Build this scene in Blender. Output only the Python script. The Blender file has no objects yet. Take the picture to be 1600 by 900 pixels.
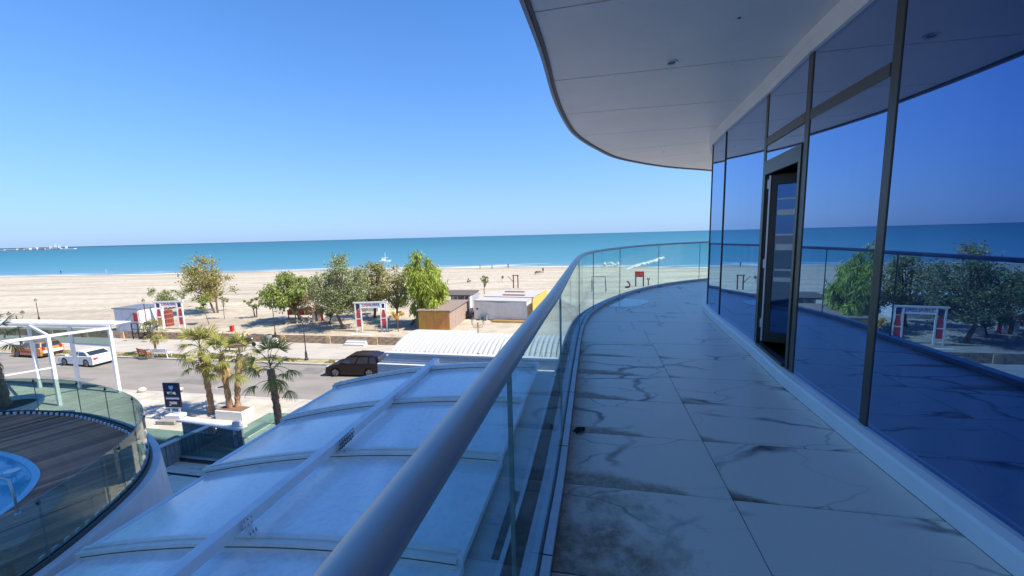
import bpy, bmesh, math, random
import numpy as np
from mathutils import Vector, Matrix
random.seed(7); rng = np.random.default_rng(7)
S = bpy.context.scene
col = S.collection

# ------------------------------------------------------------------ camera
PITCH, ROLL, FPX = math.radians(-7.5), math.radians(1.46), 625.0
CAM = Vector((0, 0, 11.0))
_f = Vector((0, math.cos(PITCH), math.sin(PITCH)))
_r0 = Vector((1, 0, 0)); _u0 = _r0.cross(_f)
_R = math.cos(ROLL) * _r0 - math.sin(ROLL) * _u0
_U = _R.cross(_f)
cd = bpy.data.cameras.new('camera'); cam = bpy.data.objects.new('camera', cd); col.objects.link(cam)
cd.sensor_fit = 'HORIZONTAL'; cd.sensor_width = 36; cd.lens = 36 * FPX / 1600
cd.clip_start = 0.02; cd.clip_end = 60000
cam.matrix_world = Matrix(((_R.x, _U.x, -_f.x, CAM.x), (_R.y, _U.y, -_f.y, CAM.y), (_R.z, _U.z, -_f.z, CAM.z), (0, 0, 0, 1)))
S.camera = cam

# ------------------------------------------------------------------ sky, sun, exposure
SUN_EL = math.radians(51); SUN_H = Vector((0.97, -0.25))
w = bpy.data.worlds.new('World'); S.world = w; w.use_nodes = True
nt = w.node_tree; bg = nt.nodes['Background']
sky = nt.nodes.new('ShaderNodeTexSky'); sky.sky_type = 'NISHITA'; sky.sun_disc = False
sky.sun_elevation = SUN_EL; sky.sun_rotation = math.atan2(SUN_H.x, SUN_H.y)
sky.altitude = 0; sky.air_density = 0.8; sky.dust_density = 0.0; sky.ozone_density = 6.0
hs = nt.nodes.new('ShaderNodeHueSaturation'); hs.inputs['Saturation'].default_value = 1.25
tint = nt.nodes.new('ShaderNodeMix'); tint.data_type = 'RGBA'; tint.blend_type = 'MULTIPLY'; tint.inputs[0].default_value = 1; tint.inputs[7].default_value = (.93, .93, 1.04, 1)
# pale blue horizon haze, the same all the way round
tcw = nt.nodes.new('ShaderNodeTexCoord'); sep = nt.nodes.new('ShaderNodeSeparateXYZ'); nt.links.new(tcw.outputs['Generated'], sep.inputs[0])
ab_ = nt.nodes.new('ShaderNodeMath'); ab_.operation = 'ABSOLUTE'; nt.links.new(sep.outputs['Z'], ab_.inputs[0])
mu_ = nt.nodes.new('ShaderNodeMath'); mu_.operation = 'MULTIPLY'; mu_.inputs[1].default_value = -3.2; nt.links.new(ab_.outputs[0], mu_.inputs[0])
ex_ = nt.nodes.new('ShaderNodeMath'); ex_.operation = 'EXPONENT'; nt.links.new(mu_.outputs[0], ex_.inputs[0])
m9 = nt.nodes.new('ShaderNodeMath'); m9.operation = 'MULTIPLY'; m9.inputs[1].default_value = .95; nt.links.new(ex_.outputs[0], m9.inputs[0])
hz_ = nt.nodes.new('ShaderNodeMix'); hz_.data_type = 'RGBA'; nt.links.new(m9.outputs[0], hz_.inputs[0]); hz_.inputs[7].default_value = (1.36, 2.14, 3.4, 1)
nt.links.new(sky.outputs[0], hs.inputs['Color']); nt.links.new(hs.outputs[0], tint.inputs[6]); nt.links.new(tint.outputs[2], hz_.inputs[6]); nt.links.new(hz_.outputs[2], bg.inputs[0]); bg.inputs[1].default_value = 0.13
sl = bpy.data.lights.new('sun', 'SUN'); sl.energy = 4.0; sl.angle = math.radians(0.53); sl.color = (1.0, 0.92, 0.78)
so = bpy.data.objects.new('sun', sl); col.objects.link(so)
sd = Vector((SUN_H.x * math.cos(SUN_EL), SUN_H.y * math.cos(SUN_EL), math.sin(SUN_EL)))
so.rotation_euler = sd.to_track_quat('Z', 'Y').to_euler(); so.location = (30, -10, 70)
S.view_settings.view_transform = 'Standard'; S.view_settings.look = 'None'
S.view_settings.exposure = 1.02; S.view_settings.gamma = 1.0
S.render.engine = 'CYCLES'
S.cycles.max_bounces = 10; S.cycles.transparent_max_bounces = 24; S.cycles.glossy_bounces = 5

# ------------------------------------------------------------------ helpers
def ray(px, py): return (_f * FPX + _R * (px - 800) - _U * (py - 450)).normalized()
def gp(px, py, z=0.0):
    d = ray(px, py); return CAM + d * ((z - CAM.z) / d.z)
def proj(p):
    v = Vector(p) - CAM; return (800 + FPX * v.dot(_R) / v.dot(_f), 450 - FPX * v.dot(_U) / v.dot(_f))
def height_at(x, y, py, lo=-2, hi=40):
    for _ in range(40):
        m = (lo + hi) / 2
        if proj((x, y, m))[1] > py: lo = m
        else: hi = m
    return lo
EA, EB = Vector((0.205, 0.979)), Vector((0.979, -0.205))      # building axes
ES, ET = Vector((0.983, -0.182)), Vector((0.182, 0.983))      # street axes
def W(a, b, z=0.0): p = EA * a + EB * b; return Vector((p.x, p.y, z))
def T(s, t, z=0.0): p = ES * s + ET * t; return Vector((p.x, p.y, z))
ROT_A = -math.atan2(EA.x, EA.y); ROT_S = math.atan2(ES.y, ES.x)

def spline(pts, n=10):
    P = [Vector(p) for p in pts]; out = []
    for i in range(len(P) - 1):
        p0 = P[i - 1] if i else P[0] * 2 - P[1]; p1, p2 = P[i], P[i + 1]
        p3 = P[i + 2] if i + 2 < len(P) else P[-1] * 2 - P[-2]
        for k in range(n):
            t = k / n
            out.append(0.5 * ((2 * p1) + (p2 - p0) * t + (2 * p0 - 5 * p1 + 4 * p2 - p3) * t * t + (3 * p1 - p0 - 3 * p2 + p3) * t ** 3))
    out.append(P[-1]); return out
def resample(pts, step):
    L = [0]
    for i in range(1, len(pts)): L.append(L[-1] + (pts[i] - pts[i - 1]).length)
    n = max(1, int(round(L[-1] / step))); out = []; j = 0
    for k in range(n + 1):
        s = L[-1] * k / n
        while j < len(L) - 2 and L[j + 1] < s: j += 1
        f = (s - L[j]) / max(1e-9, L[j + 1] - L[j]); out.append(pts[j].lerp(pts[j + 1], min(1, max(0, f))))
    return out
def offset(pts, d):
    out = []
    for i, p in enumerate(pts):
        a = pts[max(0, i - 1)]; b = pts[min(len(pts) - 1, i + 1)]; t = (b - a).normalized()
        out.append(Vector((p.x - t.y * d, p.y + t.x * d)))     # +d = left of travel
    return out

class MB:
    def __init__(s): s.v = []; s.f = []; s.m = []
    def add(s, verts, faces, mi=0):
        o = len(s.v); s.v += [tuple(v) for v in verts]; s.f += [tuple(i + o for i in f) for f in faces]; s.m += [mi] * len(faces); return s
    def box(s, c, d, rz=0, mi=0, rx=0, ry=0, top=1.0):
        x, y, z = d[0] / 2, d[1] / 2, d[2] / 2
        R = Matrix.Rotation(rz, 3, 'Z') @ Matrix.Rotation(ry, 3, 'Y') @ Matrix.Rotation(rx, 3, 'X')
        vs = [R @ Vector((sx * x * (top if sz > 0 else 1), sy * y * (top if sz > 0 else 1), sz * z)) + Vector(c) for sz in (-1, 1) for sx, sy in ((-1, -1), (1, -1), (1, 1), (-1, 1))]
        return s.add(vs, [(3, 2, 1, 0), (4, 5, 6, 7), (0, 1, 5, 4), (1, 2, 6, 5), (2, 3, 7, 6), (3, 0, 4, 7)], mi)
    def bar(s, p, q, wd, ht, mi=0):
        p, q = Vector(p), Vector(q); d = (q - p); L = d.length; d.normalize()
        up = Vector((0, 0, 1)) if abs(d.z) < .95 else Vector((0, 1, 0))
        x = d.cross(up).normalized(); u = x.cross(d)
        vs = [e + x * sx * wd / 2 + u * sy * ht / 2 for e in (p, q) for sx, sy in ((-1, -1), (1, -1), (1, 1), (-1, 1))]
        return s.add(vs, [(0, 1, 2, 3), (7, 6, 5, 4), (0, 4, 5, 1), (1, 5, 6, 2), (2, 6, 7, 3), (3, 7, 4, 0)], mi)
    def tube(s, pts, r, n=8, mi=0, cap=True):
        pts = [Vector(p) for p in pts]; rs = r if isinstance(r, (list, tuple)) else [r] * len(pts)
        vs = []; fs = []; prev = None
        for i, p in enumerate(pts):
            d = (pts[min(i + 1, len(pts) - 1)] - pts[max(i - 1, 0)]).normalized()
            if prev is None: x = d.orthogonal().normalized()
            else: x = (prev - d * prev.dot(d)).normalized()
            prev = x; y = d.cross(x)
            for k in range(n):
                a = 2 * math.pi * k / n; vs.append(p + (x * math.cos(a) + y * math.sin(a)) * rs[i])
        for i in range(len(pts) - 1):
            for k in range(n): fs.append((i * n + k, i * n + (k + 1) % n, (i + 1) * n + (k + 1) % n, (i + 1) * n + k))
        if cap: fs.append(tuple(range(n))[::-1]); fs.append(tuple(range((len(pts) - 1) * n, len(pts) * n)))
        return s.add(vs, fs, mi)
    def lathe(s, prof, c=(0, 0, 0), n=12, mi=0, axis='Z'):
        vs = []; fs = []
        for r, z in prof:
            for k in range(n):
                a = 2 * math.pi * k / n; x, y = r * math.cos(a), r * math.sin(a)
                v = Vector((x, y, z)) if axis == 'Z' else Vector((x, z, y)); vs.append(v + Vector(c))
        for i in range(len(prof) - 1):
            for k in range(n): fs.append((i * n + k, i * n + (k + 1) % n, (i + 1) * n + (k + 1) % n, (i + 1) * n + k))
        fs.append(tuple(range(n))[::-1]); fs.append(tuple(range((len(prof) - 1) * n, len(prof) * n)))
        return s.add(vs, fs, mi)
    def prism(s, poly, z0, z1, mi=0):
        n = len(poly); vs = [(p[0], p[1], z0) for p in poly] + [(p[0], p[1], z1) for p in poly]
        return s.add(vs, [tuple(range(n))[::-1], tuple(range(n, 2 * n))] + [(i, (i + 1) % n, n + (i + 1) % n, n + i) for i in range(n)], mi)
    def sprism(s, poly, y0, y1, mi=0):           # outline in x,z extruded along y
        n = len(poly); vs = [(p[0], y0, p[1]) for p in poly] + [(p[0], y1, p[1]) for p in poly]
        return s.add(vs, [tuple(range(n)), tuple(range(n, 2 * n))[::-1]] + [(i, n + i, n + (i + 1) % n, (i + 1) % n) for i in range(n)], mi)
    def sweep(s, path, sec, mi=0, cap=True):      # path: 2D points, sec: list of (offset to the left, z), closed section
        n = len(sec); vs = []; fs = []
        offs = [offset(path, o) for o, z in sec]
        for i in range(len(path)):
            for k in range(n): vs.append((offs[k][i].x, offs[k][i].y, sec[k][1]))
        for i in range(len(path) - 1):
            for k in range(n): fs.append((i * n + k, i * n + (k + 1) % n, (i + 1) * n + (k + 1) % n, (i + 1) * n + k))
        if cap: fs.append(tuple(range(n))[::-1]); fs.append(tuple(range((len(path) - 1) * n, len(path) * n)))
        return s.add(vs, fs, mi)
    def mesh(s, name, mats, smooth=False, bevel=0, fix=True):
        me = bpy.data.meshes.new(name); me.from_pydata(s.v, [], s.f)
        mats = mats if isinstance(mats, (list, tuple)) else [mats]
        for m in mats: me.materials.append(m)
        if len(mats) > 1: me.polygons.foreach_set('material_index', s.m)
        if fix or bevel:
            bm = bmesh.new(); bm.from_mesh(me)
            if fix: bmesh.ops.recalc_face_normals(bm, faces=bm.faces[:])
            if bevel: bmesh.ops.bevel(bm, geom=bm.edges[:], offset=bevel, segments=2, profile=0.6, affect='EDGES', clamp_overlap=True)
            bm.to_mesh(me); bm.free()
        if smooth: me.polygons.foreach_set('use_smooth', [True] * len(me.polygons))
        me.update(); return me
    def build(s, name, mats, parent=None, smooth=False, bevel=0, world=False, fix=True):
        return place(name, s.mesh(name, mats, smooth, bevel, fix), parent, world)
def place(name, me, parent=None, world=False, M=None):
    o = bpy.data.objects.new(name, me); col.objects.link(o)
    if parent is not None:
        o.parent = parent
        if world and parent.parent is None: o.matrix_parent_inverse = Matrix.Translation(-parent.location)   # parts of parts sit under an unmoved part
    if M is not None: o.matrix_basis = M
    return o
def root_of(o):
    while o.parent: o = o.parent
    return o
def tag(o, label=None, cat=None, group=None, kind=None):
    if label: o['label'] = label
    if cat: o['category'] = cat
    if group: o['group'] = group
    if kind: o['kind'] = kind
    return o
def thing(name, label, cat, loc=(0, 0, 0), rz=0, group=None):
    o = bpy.data.objects.new(name, None); col.objects.link(o); o.empty_display_size = .3
    o.location = loc; o.rotation_euler = (0, 0, rz); return tag(o, label, cat, group)
def sub(o, parent):          # sub-part built in world coordinates under a part of an unrotated thing
    return o
def copy_tree(o, loc=None, rz=None, label=None, group=None, parent=None):
    c = o.copy(); col.objects.link(c)
    if parent is not None: c.parent = parent
    if loc is not None: c.location = loc
    if rz is not None: c.rotation_euler = (0, 0, rz)
    if label: c['label'] = label
    if group: c['group'] = group
    for ch in list(o.children): copy_tree(ch, parent=c)
    return c
def structure(name, mb, mat, smooth=False, fix=True):
    return tag(mb.build(name, mat, None, smooth, fix=fix), kind='structure')
def text_obj(s, size, mat, name, parent, M, depth=0.004, align='CENTER'):
    cu = bpy.data.curves.new('text', 'FONT'); cu.body = s; cu.size = size; cu.extrude = depth; cu.align_x = align; cu.align_y = 'CENTER'
    ob = bpy.data.objects.new('text', cu); col.objects.link(ob)
    dg = bpy.context.evaluated_depsgraph_get(); me = bpy.data.meshes.new_from_object(ob.evaluated_get(dg))
    bpy.data.objects.remove(ob); me.materials.clear(); me.materials.append(mat)
    return place(name, me, parent, M=M)

# ------------------------------------------------------------------ materials
def mat(name, color, rough=0.6, metal=0.0, spec=0.5, var=0.0, vscale=3.0, bump=0.0, bscale=40.0, coat=0.0, stretch=(1, 1, 1), col2=None, detail=4.0):
    m = bpy.data.materials.new(name); m.use_nodes = True; n = m.node_tree.nodes; l = m.node_tree.links; b = n['Principled BSDF']
    b.inputs['Base Color'].default_value = (*color, 1); b.inputs['Roughness'].default_value = rough
    b.inputs['Metallic'].default_value = metal; b.inputs['Specular IOR Level'].default_value = spec; b.inputs['Coat Weight'].default_value = coat
    if var or bump or col2:
        tc = n.new('ShaderNodeTexCoord'); mp = n.new('ShaderNodeMapping'); mp.inputs['Scale'].default_value = stretch
        l.new(tc.outputs['Object'], mp.inputs[0])
    if var or col2:
        no = n.new('ShaderNodeTexNoise'); no.inputs['Scale'].default_value = vscale; no.inputs['Detail'].default_value = detail; no.inputs['Roughness'].default_value = .65
        l.new(mp.outputs[0], no.inputs[0]); rp = n.new('ShaderNodeValToRGB')
        c1 = [c * (1 - var) for c in color]; c2 = col2 or [min(1, c * (1 + var)) for c in color]
        rp.color_ramp.elements[0].position = .3; rp.color_ramp.elements[1].position = .7
        rp.color_ramp.elements[0].color = (*c1, 1); rp.color_ramp.elements[1].color = (*c2, 1)
        l.new(no.outputs[0], rp.inputs[0]); l.new(rp.outputs[0], b.inputs['Base Color'])
    if bump:
        nb = n.new('ShaderNodeTexNoise'); nb.inputs['Scale'].default_value = bscale; nb.inputs['Detail'].default_value = 5
        l.new(mp.outputs[0], nb.inputs[0]); bp = n.new('ShaderNodeBump'); bp.inputs['Strength'].default_value = bump; bp.inputs['Distance'].default_value = 0.02
        l.new(nb.outputs[0], bp.inputs['Height']); l.new(bp.outputs[0], b.inputs['Normal'])
    return m
def nodes(m):
    return m.node_tree.nodes, m.node_tree.links
def glass(name, tint, refl=0.8, ior=1.5, rough=0.0, glosscol=(1, 1, 1)):
    m = bpy.data.materials.new(name); m.use_nodes = True; n, l = nodes(m); n.remove(n['Principled BSDF'])
    out = n['Material Output']; tr = n.new('ShaderNodeBsdfTransparent'); tr.inputs[0].default_value = (*tint, 1)
    gl = n.new('ShaderNodeBsdfGlossy'); gl.inputs['Roughness'].default_value = rough; gl.inputs[0].default_value = (*glosscol, 1)
    lw = n.new('ShaderNodeLayerWeight'); lw.inputs[0].default_value = .5; pw_ = n.new('ShaderNodeMath'); pw_.operation = 'POWER'; pw_.inputs[1].default_value = 5; l.new(lw.outputs['Facing'], pw_.inputs[0])
    mu = n.new('ShaderNodeMath'); mu.operation = 'MULTIPLY_ADD'; mu.inputs[1].default_value = .75 * min(1, refl); mu.inputs[2].default_value = .04 * refl; l.new(pw_.outputs[0], mu.inputs[0])
    mx = n.new('ShaderNodeMixShader'); l.new(mu.outputs[0], mx.inputs[0]); l.new(tr.outputs[0], mx.inputs[1]); l.new(gl.outputs[0], mx.inputs[2]); l.new(mx.outputs[0], out.inputs[0])
    return m
def leafmat(name, c1, c2, trans=0.25):
    m = bpy.data.materials.new(name); m.use_nodes = True; n, l = nodes(m); b = n['Principled BSDF']
    g = n.new('ShaderNodeNewGeometry'); rp = n.new('ShaderNodeValToRGB'); rp.color_ramp.elements[0].color = (*c1, 1); rp.color_ramp.elements[1].color = (*c2, 1)
    l.new(g.outputs['Random Per Island'], rp.inputs[0]); l.new(rp.outputs[0], b.inputs['Base Color']); b.inputs['Roughness'].default_value = .55; b.inputs['Specular IOR Level'].default_value = .3
    tl = n.new('ShaderNodeBsdfTranslucent'); l.new(rp.outputs[0], tl.inputs[0]); mx = n.new('ShaderNodeMixShader'); mx.inputs[0].default_value = trans
    l.new(b.outputs[0], mx.inputs[1]); l.new(tl.outputs[0], mx.inputs[2]); l.new(mx.outputs[0], n['Material Output'].inputs[0]); return m

WHITE = mat('white_paint', (.78, .78, .77), .45, var=.05, vscale=2)
WHITEMETAL = mat('white_metal', (.78, .79, .80), .35, var=.04, vscale=5)
STEEL = mat('brushed_steel', (.52, .55, .6), .38, metal=.7, var=.06, vscale=6)
DARKMETAL = mat('dark_metal', (.035, .033, .032), .45)
BRONZE = mat('bronze_frame', (.075, .066, .06), .38, metal=.3, var=.1, vscale=8)
BLACK = mat('black_rubber', (.015, .015, .016), .6)
RED = mat('red_paint', (.55, .03, .035), .45, var=.15, vscale=4)
BLUEPAINT = mat('blue_letters', (.03, .04, .25), .5)
WOODBROWN = mat('brown_wood', (.22, .10, .05), .65, var=.3, vscale=6, stretch=(1, 6, 6))
TRUNK = mat('bark', (.16, .11, .075), .9, var=.3, vscale=8, bump=.4)
# ------------------------------------------------------------------ ground, road, promenade, beach, sea
def beach_z(x, y):
    s, t = ES.x * x + ES.y * y, ET.x * x + ET.y * y
    f = min(1, max(0, (t - 60) / 95)); return 0.9 - 2.1 * f + 0.25 * math.sin(x * .11 + y * .05) * math.sin(y * .09) * min(1, (t - 37) / 20 if t > 37 else 0) * (1 - f)
def bp(px, py):
    z = .9
    for _ in range(8): p = gp(px, py, z); z = beach_z(p.x, p.y)
    return Vector((p.x, p.y, z))
CONC = mat('concrete_paving', (.50, .46, .385), .85, var=.16, vscale=.7, bump=.2, bscale=25)
n, l = nodes(CONC)
br = n.new('ShaderNodeTexBrick'); br.inputs['Scale'].default_value = 1.0; br.inputs['Mortar Size'].default_value = .012; br.inputs['Brick Width'].default_value = 1.0; br.inputs['Row Height'].default_value = 1.0; br.offset = 0
br.inputs['Color1'].default_value = (1, 1, 1, 1); br.inputs['Color2'].default_value = (.86, .86, .86, 1); br.inputs['Mortar'].default_value = (.6, .58, .55, 1)
mpn = n.new('ShaderNodeMapping'); mpn.inputs['Rotation'].default_value = (0, 0, -ROT_S); l.new(n['Texture Coordinate'].outputs['Object'], mpn.inputs[0]); l.new(mpn.outputs[0], br.inputs[0])
mxn = n.new('ShaderNodeMix'); mxn.data_type = 'RGBA'; mxn.blend_type = 'MULTIPLY'; mxn.inputs[0].default_value = 1
l.new(n['Color Ramp'].outputs[0], mxn.inputs[6]); l.new(br.outputs[0], mxn.inputs[7]); l.new(mxn.outputs[2], n['Principled BSDF'].inputs['Base Color'])
ASPH = mat('worn_asphalt', (.25, .23, .205), .9, var=.18, vscale=.25, bump=.3, bscale=60, stretch=(1, 3, 1), detail=8)
KERB = mat('kerb_stone', (.42, .40, .36), .85, var=.15, vscale=2)
EARTH = mat('earth', (.30, .25, .19), .95, var=.2, vscale=.3)

def strip(mb, t0, t1, z, s0=-320, s1=260, n=1):
    P = [T(s0, t0, z), T(s1, t0, z), T(s1, t1, z), T(s0, t1, z)]; mb.add(P, [(0, 1, 2, 3)])
g = MB(); g.add([(-900, -600, -.06), (900, -600, -.06), T(700, 37.35, -.06), T(-900, 37.35, -.06)], [(0, 1, 2, 3)]); structure('ground', g, EARTH)
mb = MB(); strip(mb, 23.4, 30.6, 0.0); structure('road', mb, ASPH)
mb = MB(); strip(mb, 14.0, 23.15, .12); structure('pavement', mb, CONC)
PROM = mat('promenade_concrete', (.43, .395, .345), .9, var=.15, vscale=.35, bump=.2, bscale=30, stretch=(1, 2.5, 1), detail=7)
mb = MB(); strip(mb, 32.0, 37.25, .12); structure('promenade', mb, PROM)
mb = MB(); strip(mb, 30.85, 32.0, .10); structure('verge', mb, mat('verge_soil', (.34, .29, .17), .95, var=.3, vscale=1.2))
kb = thing('kerb', 'pale stone kerb along the near side of the road', 'kerb', T(-10, 23.3, 0)); kb2 = thing('kerb', 'pale stone kerb between the road and the grass verge', 'kerb', T(-10, 30.7, 0))
for root, t in ((kb, 23.27), (kb2, 30.72)):
    me = MB().box((0, 0, .06), (1.98, .24, .14)).mesh('kerb_stone', KERB, bevel=.015)
    for k in range(44):
        o = place('kerb_stone', me, root); o.matrix_basis = Matrix.Translation(T(-74 + k * 2.0, t, random.uniform(-.008, .006)) - root.location) @ Matrix.Rotation(ROT_S + random.uniform(-.004, .004), 4, 'Z')
# grass tufts on the verge
GRASS = leafmat('verge_grass', (.16, .17, .04), (.30, .26, .09))
gv = []; gf = []
for s0, s1, dens in ((-46, -38, 240), (-37, -33, 200), (-30, -26, 150), (-23, -8, 220), (-60, -47, 120)):
    for _ in range(int((s1 - s0) * dens / 2)):
        c = T(random.uniform(s0, s1), random.uniform(30.95, 31.9), .1); h = random.uniform(.06, .2); a = random.uniform(0, 6.28); wdt = random.uniform(.03, .07)
        dx = Vector((math.cos(a), math.sin(a), 0)) * wdt; ln = Vector((random.uniform(-.08, .08), random.uniform(-.08, .08), h))
        o = len(gv); gv += [tuple(c - dx), tuple(c + dx), tuple(c + ln)]; gf.append((o, o + 1, o + 2))
mb = MB(); mb.v = gv; mb.f = gf; mb.m = [0] * len(gf); tag(mb.build('verge_grass', GRASS, fix=False), 'dry grass tufts growing on the verge beside the road', 'grass', kind='stuff')

# beach
SAND = mat('beach_sand', (.52, .43, .30), .95, var=.0)
n, l = nodes(SAND); b = n['Principled BSDF']
tc = n.new('ShaderNodeTexCoord'); mp = n.new('ShaderNodeMapping'); mp.inputs['Rotation'].default_value = (0, 0, -ROT_S + .06); mp.inputs['Scale'].default_value = (.018, .12, .1); l.new(tc.outputs['Object'], mp.inputs[0])
n1 = n.new('ShaderNodeTexNoise'); n1.inputs['Scale'].default_value = 1.6; n1.inputs['Detail'].default_value = 7; n1.inputs['Roughness'].default_value = .6; n1.inputs['Distortion'].default_value = .5; l.new(mp.outputs[0], n1.inputs[0])
r1 = n.new('ShaderNodeValToRGB'); e = r1.color_ramp.elements; e[0].position = .36; e[0].color = (.385, .33, .25, 1); e[1].position = .56; e[1].color = (.51, .455, .36, 1); l.new(n1.outputs[0], r1.inputs[0])
n2 = n.new('ShaderNodeTexNoise'); n2.inputs['Scale'].default_value = .9; n2.inputs['Detail'].default_value = 6; l.new(tc.outputs['Object'], n2.inputs[0])
r2 = n.new('ShaderNodeValToRGB'); r2.color_ramp.elements[0].position = .3; r2.color_ramp.elements[0].color = (.78, .76, .72, 1); r2.color_ramp.elements[1].position = .65; r2.color_ramp.elements[1].color = (1.05, 1.04, 1.02, 1); l.new(n2.outputs[0], r2.inputs[0])
m1 = n.new('ShaderNodeMix'); m1.data_type = 'RGBA'; m1.blend_type = 'MULTIPLY'; m1.inputs[0].default_value = 1; l.new(r1.outputs[0], m1.inputs[6]); l.new(r2.outputs[0], m1.inputs[7])
at = n.new('ShaderNodeAttribute'); at.attribute_name = 'wet'
m2 = n.new('ShaderNodeMix'); m2.data_type = 'RGBA'; l.new(at.outputs['Fac'], m2.inputs[0]); l.new(m1.outputs[2], m2.inputs[6]); m2.inputs[7].default_value = (.34, .285, .21, 1); l.new(m2.outputs[2], b.inputs['Base Color'])
bn = n.new('ShaderNodeBump'); bn.inputs['Strength'].default_value = .6; bn.inputs['Distance'].default_value = .12; nb = n.new('ShaderNodeTexNoise'); nb.inputs['Scale'].default_value = 1.8; nb.inputs['Detail'].default_value = 6; l.new(tc.outputs['Object'], nb.inputs[0]); l.new(nb.outputs[0], bn.inputs['Height']); l.new(bn.outputs[0], b.inputs['Normal'])
shore = spline([(-1200, 330), (-600, 190), (-330, 168), (-231, 172), (-130, 160), (-81, 163), (-25, 156), (24, 147), (59, 131), (100, 116), (170, 104), (300, 95), (700, 60)], 6)
sx = np.array([p.x for p in shore]); sy = np.array([p.y for p in shore])
SEA_Z = -1.0
xs = np.concatenate([np.linspace(-1200, -160, 40), np.linspace(-150, 120, 120), np.linspace(130, 700, 30)])
vs = []; wet = []; fs = []; NR = 44
for x in xs:
    # y range from wall line to beyond the shoreline
    y0 = (37.25 - ET.x * x) / ET.y; y1 = float(np.interp(x, sx, sy))
    if y1 < y0 + 20: y1 = y0 + 20
    for k in range(NR):
        f = k / (NR - 4); y = y0 + (y1 - y0) * f
        g_ = min(1, max(0, (f - .2) / .8)); z = .9 * (1 - g_ ** 1.3) + (SEA_Z) * g_ ** 1.3
        z += .22 * math.sin(x * .13 + y * .05) * math.sin(y * .12 + .3 * math.sin(x * .07)) * (f * (1 - f) * 4 if f < 1 else 0) * .8
        if f > 1: z = SEA_Z - (f - 1) * 25
        vs.append((x, y, z)); wet.append(min(1, max(0, (f - .86) / .1)))
for i in range(len(xs) - 1):
    for k in range(NR - 1): a = i * NR + k; fs.append((a, a + NR, a + NR + 1, a + 1))
mb = MB(); mb.add(vs, fs); beach = structure('beach', mb, SAND, smooth=True)
att = beach.data.attributes.new('wet', 'FLOAT', 'POINT'); att.data.foreach_set('value', wet)
def beach_z(x, y):
    y0 = (37.25 - ET.x * x) / ET.y; y1 = float(np.interp(x, sx, sy)); f = (y - y0) / (y1 - y0)
    if f < 0: return .9
    if f > 1: return SEA_Z
    g_ = min(1, max(0, (f - .2) / .8)); z = .9 * (1 - g_ ** 1.3) + SEA_Z * g_ ** 1.3
    return z + .22 * math.sin(x * .13 + y * .05) * math.sin(y * .12 + .3 * math.sin(x * .07)) * f * (1 - f) * 4 * .8

# sea: sheet from beyond the shoreline to the horizon, with the depth known at each vertex
vs = []; dep = []; fs = []
offs = [-6, 0, 3, 7, 12, 20, 35, 60, 100, 180, 350, 700, 1500, 4000, 12000, 40000]
P = [Vector((-9000, 2200)), Vector((-3000, 760))] + shore[::2] + [Vector((3000, -150)), Vector((9000, -700))]
for i, p in enumerate(P):
    for o in offs:
        dirv = Vector((ET.x * .0 + (p.x / 1500 if abs(p.x) < 9000 else 0) * (1 if o > 300 else 0) * .9, 1.0)).normalized()
        q = p + dirv * o; vs.append((q.x, q.y, SEA_Z)); dep.append(o)
NO = len(offs)
for i in range(len(P) - 1):
    for k in range(NO - 1): a = i * NO + k; fs.append((a, a + NO, a + NO + 1, a + 1))
SEA = mat('sea_water', (.02, .15, .26), .35, spec=.12)
n, l = nodes(SEA); b = n['Principled BSDF']
at = n.new('ShaderNodeAttribute'); at.attribute_name = 'offshore'
mr = n.new('ShaderNodeMath'); mr.operation = 'LOGARITHM'; mr.inputs[1].default_value = 10
ad = n.new('ShaderNodeMath'); ad.operation = 'ADD'; ad.inputs[1].default_value = 3.0; ad.use_clamp = False; l.new(at.outputs['Fac'], ad.inputs[0])
mxm = n.new('ShaderNodeMath'); mxm.operation = 'MAXIMUM'; mxm.inputs[1].default_value = 1.0; l.new(ad.outputs[0], mxm.inputs[0]); l.new(mxm.outputs[0], mr.inputs[0])
dv = n.new('ShaderNodeMath'); dv.operation = 'DIVIDE'; dv.inputs[1].default_value = 4.0; l.new(mr.outputs[0], dv.inputs[0])
tc = n.new('ShaderNodeTexCoord'); mp = n.new('ShaderNodeMapping'); mp.inputs['Scale'].default_value = (.004, .03, .1); mp.inputs['Rotation'].default_value = (0, 0, -ROT_S); l.new(tc.outputs['Object'], mp.inputs[0])
nn = n.new('ShaderNodeTexNoise'); nn.inputs['Scale'].default_value = 1.5; nn.inputs['Detail'].default_value = 5; l.new(mp.outputs[0], nn.inputs[0])
sc = n.new('ShaderNodeMath'); sc.operation = 'MULTIPLY_ADD'; sc.inputs[1].default_value = .16; sc.inputs[2].default_value = -.08; l.new(nn.outputs[0], sc.inputs[0])
a2 = n.new('ShaderNodeMath'); a2.operation = 'ADD'; l.new(dv.outputs[0], a2.inputs[0]); l.new(sc.outputs[0], a2.inputs[1])
rp = n.new('ShaderNodeValToRGB'); el = rp.color_ramp.elements
el[0].position = .15; el[0].color = (.22, .28, .28, 1); el[1].position = .95; el[1].color = (.009, .096, .145, 1)
for ps, c in ((.32, (.09, .225, .29)), (.5, (.048, .195, .25)), (.7, (.018, .132, .18))): q = el.new(ps); q.color = (*c, 1)
l.new(a2.outputs[0], rp.inputs[0])
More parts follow.
